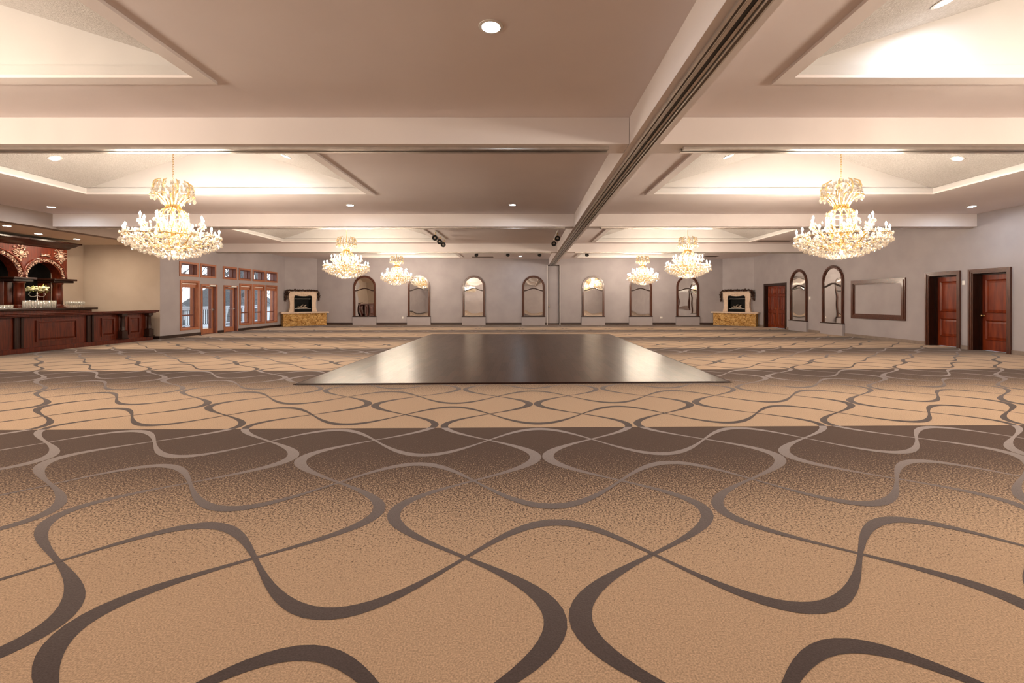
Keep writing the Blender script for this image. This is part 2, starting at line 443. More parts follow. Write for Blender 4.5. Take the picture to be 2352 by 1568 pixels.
# dance floor lying on the carpet
df=thing('dance_floor','dark brown wood dance floor lying in the middle of the carpet','dance floor',(-.2,13.2,0))
df['_w']=(-.2,13.2,0)
quad=[(-3.80,7.57),(3.50,7.79),(3.50,18.85),(-3.85,18.85)]
MB().vprism(quad,.002,.022).build('floor_panel',DANCE,df)
def edge(a,b,nx,ny,name='edge_trim'):
    e=MB(); w=.06
    p=[(a[0],a[1],.002),(b[0],b[1],.002),(b[0]+nx*w,b[1]+ny*w,.002),(a[0]+nx*w,a[1]+ny*w,.002),
       (a[0],a[1],.024),(b[0],b[1],.024),(b[0]+nx*w,b[1]+ny*w,.006),(a[0]+nx*w,a[1]+ny*w,.006)]
    e.add(p,[(3,2,1,0),(4,5,6,7),(0,1,5,4),(1,2,6,5),(2,3,7,6),(3,0,4,7)])
    e.build(name,DARKWOOD,df)
edge(quad[0],quad[1],0,-.4); edge(quad[1],quad[2],1,0); edge(quad[2],quad[3],0,1); edge(quad[3],quad[0],-1,0)

# ------------------------------------------------------------------ walls
def cells(mb, a0,a1,z0,z1, holes, put):
    As=sorted({a0,a1}|{min(max(h[i],a0),a1) for h in holes for i in (0,1)})
    Zs=sorted({z0,z1}|{min(max(h[i],z0),z1) for h in holes for i in (2,3)})
    for i in range(len(As)-1):
        am=(As[i]+As[i+1])/2
        # merge vertically
        start=None
        for k in range(len(Zs)-1):
            zm=(Zs[k]+Zs[k+1])/2
            solid=not any(h[0]<am<h[1] and h[2]<zm<h[3] for h in holes)
            if solid and start is None: start=Zs[k]
            if not solid and start is not None:
                put(As[i],As[i+1],start,Zs[k]); start=None
        if start is not None: put(As[i],As[i+1],start,Zs[-1])
WT=.32
# windows and doors of the deck side: (y0,y1,z0,z1,kind)
LO=[(17.55,18.58,.25,2.21,'w'),(18.68,19.66,0,2.09,'d'),(20.10,21.08,0,2.09,'d'),(21.20,22.18,.25,2.21,'w'),(22.27,23.26,.25,2.21,'w'),(23.36,24.42,.25,2.21,'w'),
    (17.51,18.52,2.36,2.93,'t'),(18.64,19.58,2.36,2.93,'t'),(20.05,21.0,2.36,2.93,'t'),(21.16,22.10,2.36,2.93,'t'),(22.24,23.28,2.36,2.93,'t'),(23.36,24.42,2.36,2.93,'t')]
IN=.07   # casing overlap
mb=MB()
holes=[(a+IN,b-IN,(c+IN if k!='d' else -1),d-IN) for a,b,c,d,k in LO]+[(YA0,YA1,-1,ZC-.001)]
cells(mb,YN-.3,YF+.3,0,ZC+.08,holes,lambda a,b,c,d: mb.box(XL-WT,XL,a,b,c,d))
tag(mb.build('wall_left',WALL),'grey wall with the row of deck windows and glazed doors','wall',kind='structure')
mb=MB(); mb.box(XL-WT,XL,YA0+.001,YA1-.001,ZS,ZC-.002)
tag(mb.build('trim_9',TAUPESHADE),'header above the bar opening, shade put into its taupe colour','header',kind='structure')
# bar alcove walls
mb=MB(); mb.box(XA-.2,XA,YA0-.2,YA1+.2,0,ZC)
tag(mb.build('wall_bar',WALLTAN),'tan wall behind the back bar','wall',kind='structure')
mb=MB(); mb.box(XA,XL-WT,YA1,YA1+.2,0,ZC); mb.box(XL-WT,XL-.004,YA1-.006,YA1+.02,0,ZS-.001)
tag(mb.build('wall_bar_end',WALLTAN),'tan return wall at the end of the bar','wall',kind='structure')
mb=MB(); mb.box(XA,XL-WT,YA0-.2,YA0,0,ZC)
tag(mb.build('wall_bar_start',WALLTAN),'tan return wall closing the near end of the bar alcove','wall',kind='structure')
mb=MB(); mb.box(XA,XL-WT,YA0,YA1,ZS,ZS+.08)
tag(mb.build('ceiling_alcove',SOFFIT),'low ceiling over the bar','ceiling',kind='structure')

DO=[(22.14,24.22,2.29,'double'),(13.29,14.44,2.29,'single'),(11.90,13.04,2.29,'single')]
mb=MB()
holes=[(a+.11,b-.11,-1,h-.11) for a,b,h,k in DO]
cells(mb,YN-.3,YF+.3,0,ZC+.08,holes,lambda a,b,c,d: mb.box(XR,XR+WT,a,b,c,d))
tag(mb.build('wall_right',WALL),'grey wall with three dark wood doors and an empty frame','wall',kind='structure')
mb=MB()
PX0,PX1=1.34,2.03
cells(mb,XL-WT,XR+WT,0,ZC+.08,[(PX0,PX1,-1,3.49)],lambda a,b,c,d: mb.box(a,b,YF,YF+.3,c,d))
tag(mb.build('wall_far',WALL),'long grey wall with seven arched mirrors','wall',kind='structure')
mb=MB(); mb.box(XL-WT,XR+WT,YN-.3,YN,0,ZC+.08)
tag(mb.build('wall_front',WALL),'plain grey wall behind the viewer','wall',kind='structure')
# chimney breasts across the two far corners
mb=MB(); mb.vprism([(XL,25.28),(XL+1.22,YF),(XL,YF)],0,ZC)
tag(mb.build('wall_chimney_left',WALL),'angled chimney breast in the corner next to the deck windows','wall',kind='structure')
mb=MB(); mb.vprism([(XR,25.28),(XR,YF),(XR-1.22,YF)],0,ZC)
tag(mb.build('wall_chimney_right',WALL),'angled chimney breast in the corner next to the double door','wall',kind='structure')

# ------------------------------------------------------------------ ceiling with gabled vaults
VY=[(-6.4,-1.9),(.2,5.08),(6.68,10.45),(14.25,18.85),(21.1,25.45)]
HW=3.32; FW=.16
mb=MB(); holes=[]
for y0,y1 in VY:
    for xc in VC: holes.append((xc-HW+FW-.02,xc+HW-FW+.02,y0+FW-.02,y1-FW+.02))
cells(mb,XL-WT,XR+WT,YN-.3,YF+.3,holes,lambda a,b,c,d: mb.box(a,b,c,d,ZC,ZC+.05))
ceiling=tag(mb.build('ceiling',CEIL),'flat ceiling with two rows of gabled recesses','ceiling',kind='structure')
nt_=0
for y0,y1 in VY:
    for xc in VC:
        X0,X1,Y0,Y1=xc-HW+FW,xc+HW-FW,y0+FW,y1-FW
        zl=ZC+.10; zr=ZC+1.08; g=.10
        v=MB()
        v.mi=0
        v.add([(X0,Y0,ZC),(X1,Y0,ZC),(X1,Y1,ZC),(X0,Y1,ZC),(X0,Y0,zl),(X1,Y0,zl),(X1,Y1,zl),(X0,Y1,zl)],
              [(0,1,5,4),(1,2,6,5),(2,3,7,6),(3,0,4,7)])
        q=.05
        x0,x1,yy0,yy1=X0-q,X1+q,Y0-q,Y1+q
        v.add([(X0,Y0,zl),(X1,Y0,zl),(X1,Y1,zl),(X0,Y1,zl),(x0,yy0,zl),(x1,yy0,zl),(x1,yy1,zl),(x0,yy1,zl)],
              [(0,1,5,4),(1,2,6,5),(2,3,7,6),(3,0,4,7)])
        v.add([(x0,yy0,zl),(x1,yy0,zl),(xc,yy0+g,zr)],[(0,1,2)])
        v.add([(x1,yy1,zl),(x0,yy1,zl),(xc,yy1-g,zr)],[(0,1,2)])
        v.mi=1
        v.add([(x0,yy0,zl),(xc,yy0+g,zr),(xc,yy1-g,zr),(x0,yy1,zl)],[(0,1,2,3)])
        v.add([(x1,yy0,zl),(x1,yy1,zl),(xc,yy1-g,zr),(xc,yy0+g,zr)],[(0,1,2,3)])
        v.build('vault',[VAULT,POPCORN],ceiling)
        fr=MB(); a,b=FW,0.035
        fx0,fx1,fy0,fy1=xc-HW,xc+HW,y0,y1
        fr.box(fx0,fx1,fy0,fy0+a,ZC-b,ZC-.001); fr.box(fx0,fx1,fy1-a,fy1,ZC-b,ZC-.001)
        fr.box(fx0,fx0+a,fy0+a,fy1-a,ZC-b,ZC-.001); fr.box(fx1-a,fx1,fy0+a,fy1-a,ZC-b,ZC-.001)
        fr.build('vault_frame',BEAM,ceiling)

# beams: three cross beams (and one behind), one long beam with the partition track
BY=[(-.77,-.4),(6.07,6.45),(12.82,13.19),(19.5,19.87)]
tn=0
def track_x(mbm,x0,x1,y0,y1):
    ym=(y0+y1)/2
    t=MB(); t.box(x0,x1,ym-.085,ym-.02,ZB-.035,ZB-.001); t.box(x0,x1,ym+.02,ym+.085,ZB-.035,ZB-.001)
    t.build('track_rail',STEEL,mbm)
    s=MB(); s.box(x0,x1,ym-.0195,ym+.0195,ZB-.012,ZB-.001); s.build('track_slot',BLACK,mbm)
labels=['white ceiling beam behind the viewer','broad white ceiling beam above the near end of the dance floor with a metal track','white ceiling beam just beyond the two large chandeliers','farthest white ceiling beam, holding four black spotlights behind it']
for (y0,y1),lb in zip(BY,labels):
    tn+=1
    mb=MB(); mb.box(XL+.001,1.395,y0,y1,ZB,ZC-.001); mb.box(1.805,XR-.001,y0,y1,ZB,ZC-.001)
    o=tag(mb.build('trim_%d'%tn,BEAM),lb,'beam',kind='structure')
    track_x(o,XL+.02,1.14,y0,y1); track_x(o,2.16,XR-.02,y0,y1)
tn+=1
mb=MB(); mb.box(1.40,1.80,YN,YF-.001,ZB,ZC-.001)
o=tag(mb.build('trim_%d'%tn,BEAM),'long ceiling beam running from the viewer to the far wall with a black slotted track','beam',kind='structure')
r=MB()
for a,b,dz in ((1.475,1.50,.030),(1.52,1.53,.03),(1.545,1.575,.014),(1.615,1.645,.014),(1.655,1.67,.03),(1.70,1.715,.03)):
    r.box(a,b,YN,YF-.002,ZB-dz,ZB-.001)
r.build('track_rail',STEEL,o)
r=MB(); r.box(1.5755,1.6145,YN,YF-.002,ZB-.006,ZB-.001); r.build('track_slot',BLACK,o)
r=MB(); r.box(1.40,1.475,YN,YF-.002,ZB-.006,ZB-.001); r.box(1.715,1.80,YN,YF-.002,ZB-.006,ZB-.001); r.build('track_board',BEAM,o)

# ------------------------------------------------------------------ baseboards
MX=[(px-1205)*26.5/1045 for px in (838,962.5,1088.5,1225.3,1362.3,1471,1578.8)]
mb=MB()
cuts=sorted([(x-.69,x+.69) for x in MX]+[(PX0-.06,PX1+.06)])
x=XL+1.25
for a,b in cuts+[(XR-1.25,99)]:
    if a>x: mb.box(x,a,YF-.02,YF-.0005,0,.12)
    x=b
mb.box(PX0,PX1,YF+.085,YF+.099,0,.10)
tag(mb.build('baseboard_far',BASEDARK),'dark brown baseboard along the mirror wall','baseboard',kind='structure')
mb=MB()
def runs(a0,a1,cuts,fn):
    x=a0
    for a,b in sorted(cuts)+[(a1,a1)]:
        if a>x: fn(x,a)
        x=max(x,b)
runs(YA1,25.2,[(a,b) for a,b,c,d,k in LO if k=='d'],lambda a,b: mb.box(XL+.0005,XL+.02,a,b,0,.11))
runs(YN,YA0,[],lambda a,b: mb.box(XL+.0005,XL+.02,a,b,0,.11))
mb.box(XL-.55,XL,YA1-.03,YA1-.008,0,.11)
tag(mb.build('baseboard_left',BASEDARK),'dark brown baseboard under the deck windows','baseboard',kind='structure')
RM=[(20.45,21.82),(18.11,19.48)]
mb=MB()
runs(YN,25.2,[(a,b) for a,b,h,k in DO]+RM,lambda a,b: mb.box(XR-.02,XR-.0005,a,b,0,.11))
tag(mb.build('baseboard_right',BASEGREY),'grey brown baseboard along the wall of wooden doors','baseboard',kind='structure')

# ------------------------------------------------------------------ deck windows and doors
RZL=PI/2; RZR=-PI/2
wn=0; dn=0
def ring(mb,x0,x1,z0,z1,w,y0,y1,bottom=True):
    mb.box(x0,x0+w,y0,y1,z0,z1); mb.box(x1-w,x1,y0,y1,z0,z1)
    mb.box(x0+w,x1-w,y0,y1,z1-w,z1)
    if bottom: mb.box(x0+w,x1-w,y0,y1,z0,z0+w)
wl={0:'tall cedar framed window closest to the bar',3:'tall cedar framed window beside the door with the lever handle',4:'tall cedar framed window in the middle of the last three',5:'tall cedar framed window closest to the corner fireplace',
    6:'small high window above the tall window closest to the bar',7:'small high window above the first deck door from the bar',8:'small high window above the deck door with the lever handle',9:'small high window, first of four beyond the deck doors',10:'small high window between its neighbours above the middle of the last three windows',11:'small high window closest to the corner fireplace'}
for i,(a,b,z0,z1,k) in enumerate(LO):
    yc=(a+b)/2; h=(b-a)/2
    if k in 'wt':
        wn+=1
        r=thing('window_%d'%wn,wl[i],'window',(XL,yc,0),RZL,kind='structure')
        c=MB(); ring(c,-h,h,z0,z1,.07,-.03,-.001); c.build('casing',CEDAR,r)
        j=MB(); ring(j,-h+IN,h-IN,z0+IN,z1-IN,.014,-.03,.30); j.build('jamb',CEDARDARK if k=='t' else CEDAR,r)
        s=MB(); ring(s,-h+.085,h-.085,z0+.085,z1-.085,.032,.12,.165)
        s.build('sash',CEDARDARK,r)
        p=MB(); p.box(-h+.118,h-.118,.14,.146,z0+.118,z1-.118); p.build('pane',PANE,r)
        if k=='w':
            t=MB(); t.box(-h+.118,h-.118,.125,.16,z0+.55,z0+.60); t.build('rail',CEDARDARK,r)
            bl=MB(); bl.box(-h+.09,h-.09,.05,.115,z1-.28,z1-.09); bl.build('valance',CEDAR,r)
            bl=MB(); bl.box(-h+.09,h-.09,.04,.049,z1-.15,z1-.12); bl.build('blind_rail',WHITEMETAL,r)
    else:
        dn+=1
        r=thing('door_%d'%dn,['glazed cedar deck door closest to the bar','glazed cedar deck door with the lever handle, second from the bar'][dn-1],'door',(XL,yc,0),RZL,kind='structure')
        c=MB(); ring(c,-h,h,0,z1,.07,-.03,-.001,False); c.build('casing',CEDAR,r)
        j=MB(); ring(j,-h+IN,h-IN,0,z1-IN,.014,-.03,.31,False); j.box(-h+.08,h-.08,.02,.31,0,.02); j.build('jamb',CEDARDARK,r)
        s=MB(); x0,x1=-h+.086,h-.086
        s.box(x0,x0+.06,.10,.145,.022,z1-.088); s.box(x1-.06,x1,.10,.145,.022,z1-.088)
        s.box(x0+.06,x1-.06,.10,.145,z1-.17,z1-.088); s.box(x0+.06,x1-.06,.10,.145,.022,.22)
        s.build('slab',CEDAR,r)
        p=MB(); p.box(x0+.061,x1-.061,.12,.126,.221,z1-.171); p.build('pane',PANE,r)
        cl=MB(); cl.box(-.02,.30,-.08,-.031,z1-.075,z1-.015); cl.box(-.24,.0,-.05,-.035,z1-.10,z1-.085); cl.build('closer',WHITEMETAL,r)
        hd=MB(); hd.smooth=True; hd.tube([(x1-.035,.098,1.02),(x1-.035,.03,1.02),(x1-.17,.03,1.03)],.014); hd.box(x1-.05,x1-.02,.085,.099,.95,1.09); hd.build('handle',STEEL,r)

# ------------------------------------------------------------------ right wall doors
def panel(mb,x0,x1,z0,z1,y):
    # raised field with moulding frame, facing -y
    w=.04; e=.028
    o=[(x0,z0),(x1,z0),(x1,z1),(x0,z1)]; i1=[(x0+.012,z0+.012),(x1-.012,z0+.012),(x1-.012,z1-.012),(x0+.012,z1-.012)]; i2=[(x0+w,z0+w),(x1-w,z0+w),(x1-w,z1-w),(x0+w,z1-w)]
    vs=[(x,y,z) for x,z in o]+[(x,y-e,z) for x,z in i1]+[(x,y,z) for x,z in i2]
    mb.add(vs,[(k+4*q,(k+1)%4+4*q,(k+1)%4+4*q+4,k+4*q+4) for q in (0,1) for k in range(4)])
    c=.05
    vs=[(x0+w,y,z0+w),(x1-w,y,z0+w),(x1-w,y,z1-w),(x0+w,y,z1-w),(x0+w+c,y-.01,z0+w+c),(x1-w-c,y-.01,z0+w+c),(x1-w-c,y-.01,z1-w-c),(x0+w+c,y-.01,z1-w-c)]
    mb.add(vs,[(4,5,6,7),(0,1,5,4),(1,2,6,5),(2,3,7,6),(3,0,4,7)])
dl=['dark red double door with many panels next to the corner fireplace','dark red panelled door without a visible knob, nearer the empty frame','dark red panelled door with a brass knob, standing farthest from the fireplace']
for i,(a,b,z1,k) in enumerate(DO):
    dn+=1; yc=(a+b)/2; h=(b-a)/2
    r=thing('door_%d'%dn,dl[i],'door',(XR,yc,0),RZR,kind='structure')
    c=MB(); w=.12
    if k=='single':
        for (w0,w1,yd) in ((0,.05,-.055),(.05,.09,-.04),(.09,.12,-.025)):
            c.box(-h+w0,-h+w1,yd,-.001,0,z1-w0); c.box(h-w1,h-w0,yd,-.001,0,z1-w0); c.box(-h+w1,h-w1,yd,-.001,z1-w1,z1-w0)
    else:
        ring(c,-h,h,0,z1,.11,-.03,-.001,False)
    c.build('casing',FRAMEWOOD if k=='single' else DARKWOOD,r)
    rec=.22 if k=='single' else .14
    j=MB(); ring(j,-h+.111,h-.111,0,z1-.111,.016,-.02,WT-.01,False)
    if k=='single':
        j.box(-h+.128,-h+.16,rec-.06,rec-.005,0,z1-.128); j.box(h-.16,h-.128,rec-.06,rec-.005,0,z1-.128); j.box(-h+.16,h-.16,rec-.06,rec-.005,z1-.16,z1-.128)
    j.build('jamb',DARKWOOD,r)
    bk=MB(); bk.box(-h+.112,h-.112,WT-.008,WT,0,z1-.112); bk.build('backing',DARKWOOD,r)
    x0,x1=-h+.13,h-.13
    if k=='single':
        s=MB(); s.box(x0,x1,rec,rec+.045,.012,z1-.13); s.build('slab',DOORWOOD,r)
        for (q0,q1) in ((.30,.86),(1.06,z1-.30)):
            p=MB(); panel(p,x0+.12,x1-.12,q0,q1,rec-.0005); p.build('panel',DOORWOOD,r)
        if i==2:
            kb=MB(); kb.smooth=True; kb.M=Matrix.Translation((x0+.055,rec,.98))@Matrix.Rotation(PI/2,4,'X'); kb.lathe([(.03,0),(.03,.008),(.011,.01),(.011,.04),(.028,.05),(.03,.065),(.018,.08),(0,.083)],14); kb.build('knob',BRASS,r)
    else:
        for s0,s1 in ((x0,-.003),(.003,x1)):
            s=MB(); s.box(s0,s1,rec,rec+.045,.03,z1-.13); sl=s.build('slab',DOORWOOD,r)
            w2=(s1-s0); m=(s0+s1)/2
            for q0,q1 in ((.16,.78),(.92,1.62),(1.74,2.06)):
                for e0,e1 in ((s0+.09,m-.045),(m+.045,s1-.09)):
                    p=MB(); panel(p,e0,e1,q0,q1,rec-.0005); p.build('panel',DOORWOOD,sl)
        kb=MB(); kb.smooth=True; kb.tube([(-.06,rec,1.0),(-.06,rec-.05,1.0),(-.16,rec-.05,1.0)],.011); kb.build('handle',BRASS,r)
# partition store door in the far wall
dn+=1
r=thing('door_%d'%dn,'tall narrow grey flush door with a brass knob at the end of the long beam','door',((PX0+PX1)/2,YF,0),0,kind='structure')
h=(PX1-PX0)/2
s=MB(); s.box(-h+.002,h-.002,.10,.145,.012,3.47); s.build('slab',WALL,r)
s=MB(); s.box(-h-.05,-h,-.025,-.001,0,3.49); s.box(h,h+.05,-.025,-.001,0,3.49); s.build('casing',BEAM,r)
s=MB(); s.box(-h+.001,h-.001,.02,.099,3.44,3.488); s.box(h-.03,h-.001,.02,.099,0,3.44); s.build('stop',DARKWOOD,r)
kb=MB(); kb.smooth=True; kb.M=Matrix.Translation((-h+.10,.10,1.06))@Matrix.Rotation(PI/2,4,'X'); kb.lathe([(.03,0),(.03,.008),(.011,.01),(.011,.04),(.03,.05),(.034,.07),(.02,.085),(0,.088)],14); kb.build('knob',BRASS,r)

# ------------------------------------------------------------------ arched mirrors
def arch_pts(hw,zb,zs,n=28):
    pts=[(-hw,zb),(-hw,zs)]
    for i in range(1,n): 
        a=PI-PI*i/n; pts.append((hw*math.cos(a),zs+hw*math.sin(a)))
    pts += [(hw,zs),(hw,zb)]
    return pts
def arched_mirror(label,loc,rz):
    t=thing('arched_mirror',label,'mirror',loc,rz,'arched wall mirrors')
    ZT=2.87; hw=.655; zb=.50; zs=ZT-.655-.005
    def S(d): return arch_pts(hw-d,zb,zs)
    f=MB(); f.smooth=False
    f.strip(S(.12),S(.0),-.05,-.002); f.strip(S(.085),S(.03),-.078,-.049)
    f.build('frame',FRAMEWOOD,t)
    def wave(x,off): 
        q=max(-1,min(1,x/(hw-.10))); return 1.98+off+.135*(.5+.5*math.cos(PI*q))
    xs=[-(hw-.10)+2*(hw-.10)*i/24 for i in range(25)]
    mu=MB(); mu.strip([(x,wave(x,-.027)) for x in xs],[(x,wave(x,.027)) for x in xs],-.055,-.02); mu.build('muntin',DARKWOOD,t)
    lo=MB(); poly=[(-(hw-.095),zb),((hw-.095),zb)]+[(x,wave(x,0)) for x in reversed(xs)]
    lo.prism(poly,-.018,-.004); lo.build('mirror_glass',MIRROR,t)
    n=28; up=[(x,wave(x,0)) for x in xs]+[((hw-.095)*math.cos(PI*i/n),zs+(hw-.095)*math.sin(PI*i/n)) for i in range(n+1)]
    u=MB(); u.prism(up,-.018,-.004); u.build('mirror_glass',MIRROR,t)
    si=MB(); si.cbox(-.69,.69,-.115,-.002,.462,.50,.005); si.build('sill',DARKWOOD,t)
    pl=MB(); pl.cbox(-.68,.68,-.10,-.002,0,.461,.004); pl.build('plinth',WALL,t)
    return t
mlab=['arched mirror on the far wall closest to the stone hearth by the windows','arched mirror on the far wall, second from the stone hearth by the windows','arched mirror on the far wall, third from the hearth by the windows','arched mirror on the far wall beside the narrow grey door, toward the windows',
      'arched mirror on the far wall, first beyond the narrow grey door','arched mirror on the far wall, second from the hearth by the double door','arched mirror on the far wall closest to the hearth by the double door']
for x,l in zip(MX,mlab): arched_mirror(l,(x,YF,0),0)
arched_mirror('arched mirror on the door wall next to the dark red double door',(XR,(RM[0][0]+RM[0][1])/2,0),RZR)
arched_mirror('arched mirror on the door wall next to the empty rectangular frame',(XR,(RM[1][0]+RM[1][1])/2,0),RZR)

# empty rectangular frame on the door wall
t=thing('wall_frame','large empty dark wood frame hanging on the door wall','frame',(XR,16.46,0),RZR)
f=MB()
for w0,w1,y in ((0,.06,-.05),(.06,.13,-.07),(.13,.18,-.035)):
    x0,x1,z0,z1=-1.26+w0,1.26-w0,.73+w0,2.18-w0; w=w1-w0
    ring(f,x0,x1,z0,z1,w,y,-.002)
f.build('frame',FRAMEWOOD,t)
f=MB(); f.box(-1.09,1.09,-.012,-.002,.90,2.01); f.build('backing_panel',WALL,t)

# ------------------------------------------------------------------ fireplaces
def fireplace(label,loc,rz,glabel):
    t=thing('fireplace',label,'fireplace',loc,rz)
    B=.85
    def base(hw,v,o=0): return [(-hw,-v),(hw,-v),(hw,-(hw-B)-.004),(B,-.004),(-B,-.004),(-hw,-(hw-B)-.004)]
    b=MB(); b.vprism(base(1.15,.62),0,.70); b.build('stone_base',STONE,t)
    s=MB(); s.vprism(base(1.27,.70),.701,.775); s.build('hearth_slab',STONEWHITE,t)
    # surround with shaped legs and a scalloped opening
    zb,zt=.776,1.93
    def prof(k):
        return [(.75,0),(.755,.02),(.735,.10),(.70,.22),(.69,.40),(.70,.58),(.735,.74),(.765,.86),(.745,.95),(.735,1.02),(.765,1.10),(.785,1.15)]
    o=prof(0)
    outer=[(-x,zb+z) for x,z in o]
    outerR=[(x,zb+z) for x,z in reversed(o)]
    inner=[(.485,0),(.485,.82),(.47,.88),(.42,.92),(.34,.925),(.22,.90),(.10,.885),(0,.88)]
    inn=[(-x,zb+z) for x,z in inner]+[(x,zb+z) for x,z in reversed(inner[:-1])]
    m=MB()
    # left leg, lintel, right leg built as strips between inner and outer outlines
    L_in=[(-.485,zb+z) for x,z in o if z<=.82]; L_out=[(-x,zb+z) for x,z in o if z<=.82]
    m.strip(L_in,L_out,-.24,-.004); m.strip([(-a,b) for a,b in L_in],[(-a,b) for a,b in L_out],-.24,-.004)
    xs=[-.78+1.56*i/40 for i in range(41)]
    def lower(x):
        ax=abs(x)
        if ax>.485: return zb+.74
        for (x1,z1),(x0,z0) in zip(inner[1:],inner[2:]):
            if x0<=ax<=x1: return zb+z0+(z1-z0)*(ax-x0)/max(x1-x0,1e-6)
        return zb+.88
    xl=[-.75+1.5*i/60 for i in range(61)]
    m.strip([(x,lower(x)) for x in xl],[(x,zb+1.10) for x in xl],-.241,-.004)
    m.strip([(a*1.0,b) for a,b in inn],[(a*1.07 if abs(a)>.3 else a,b+(.035 if b>zb+.8 else 0)) for a,b in inn],-.262,-.238)
    m.build('mantel_surround',STONEWHITE,t)
    sh=MB(); sh.cbox(-.80,.80,-.29,-.004,zb+1.10,zb+1.15,.012); sh.build('mantel_shelf',STONEWHITE,t)
    ro=MB(); ro.smooth=True
    ro.M=Matrix.Translation((0,-.245,zb+.985))
    ro.ball((0,0,0),.045,.03,.045)
    for k in range(8):
        a=2*PI*k/8; ro.ball((.075*math.cos(a),0,.06*math.sin(a)),.035,.022,.028)
    for sgn in (-1,1): ro.tube([(sgn*.11,0,-.03),(sgn*.18,-.005,.03),(sgn*.27,0,.0),(sgn*.33,0,.035)],[.02,.018,.014,.008])
    ro.build('carved_rosette',STONEWHITE,t)
    fb=MB(); x0,x1=-.484,.484
    fb.box(x0,x1,-.02,-.005,zb,zb+.92); fb.box(x0,x0+.05,-.20,-.02,zb,zb+.90); fb.box(x1-.05,x1,-.20,-.02,zb,zb+.90)
    fb.box(x0+.05,x1-.05,-.20,-.02,zb+.80,zb+.88); fb.box(x0+.05,x1-.05,-.20,-.02,zb,zb+.16)
    fx=fb.build('firebox',BLACKGLOSS,t)
    for zz in (.72,.17):
        lv=MB(); lv.box(x0+.05,x1-.05,-.214,-.201,zb+zz,zb+zz+.015); lv.build('louver_trim',STEEL,fx)
    for (a,b,r) in (((-.30,-.10,zb+.20),(.26,-.13,zb+.24),.045),((-.24,-.07,zb+.30),(.10,-.12,zb+.22),.04),((-.02,-.14,zb+.22),(.22,-.06,zb+.38),.035),((-.15,-.08,zb+.24),(.05,-.10,zb+.40),.03)):
        lg=MB(); lg.smooth=True
        A=Vector(a);Bv=Vector(b); pts=[A.lerp(Bv,k/5)+Vector((random.uniform(-.01,.01),0,random.uniform(-.012,.012))) for k in range(6)]
        lg.tube(pts,[r*random.uniform(.85,1.1) for _ in pts],8); lg.build('log',LOGM,fx)
    # garland draped on the shelf
    R=Matrix.Rotation(rz,4,'Z')
    g=thing('garland',glabel,'garland',loc,rz)
    gm=MB(); path=[]
    rnd=random.Random(3 if rz>0 else 5)
    for k in range(12): path.append(Vector((-.93+.02*k*.3,-.12,1.25+.06*k+ (0))))
    st=MB()
    pts=[(-.90,-.12,1.36),(-.89,-.14,1.60),(-.86,-.15,1.82),(-.78,-.17,1.965),(-.5,-.17,1.985),(-.2,-.16,1.99),(0,-.17,1.98),(.25,-.16,1.995),(.55,-.17,1.985),(.78,-.17,1.965),(.86,-.15,1.82),(.89,-.14,1.62),(.90,-.12,1.42)]
    st.smooth=True; st.tube(pts,.018,6); st.build('vine',GARLAND,g)
    P=[Vector(p) for p in pts]
    for seg in range(len(P)-1):
        a,b=P[seg],P[seg+1]; nleaf=int((b-a).length/.008)
        dens = 1.7 if seg in (1,2,9,10) else 1.0
        for k in range(int(nleaf*dens)):
            p=a.lerp(b,rnd.random()); sp=.055 if seg in (1,2,9,10) else .03
            if seg in (0,11): sp=.02
            p=p+Vector((rnd.uniform(-sp,sp),rnd.uniform(-.04,.03),rnd.uniform(-.018,.03)))
            if 3<=seg<=8: p.z=max(p.z,1.945)
            L=rnd.uniform(.05,.11); w=L*.36
            d=Vector((rnd.uniform(-1,1),rnd.uniform(-.6,.2),rnd.uniform(-.5,.6))).normalized()
            s2=d.cross(Vector((0,1,.2))).normalized()
            q=d.cross(s2)*.006
            e=p+d*L
            vs=[p,p+d*L*.5+s2*w+q,e,p+d*L*.5-s2*w+q]
            for vv in vs:
                if abs(vv.x)<.80 and vv.z<1.93: vv.y=min(vv.y,-.295)
                vv.y=min(vv.y,-.04)
                lim=.81-vv.y; vv.x=max(-lim,min(lim,vv.x))
            gm.add([tuple(x) for x in vs],[(0,1,2,3)])
    gm.build('leaves',GARLAND,g)
    return t
hl=.863/math.sqrt(2)
fireplace('corner fireplace with golden stone hearth beside the deck windows',(XL+.61,25.89,0),PI/4,'dark dried leaf garland on the mantel beside the deck windows')
fireplace('corner fireplace with golden stone hearth beside the red double door',(XR-.61,25.89,0),-PI/4,'dark dried leaf garland on the mantel beside the red double door')

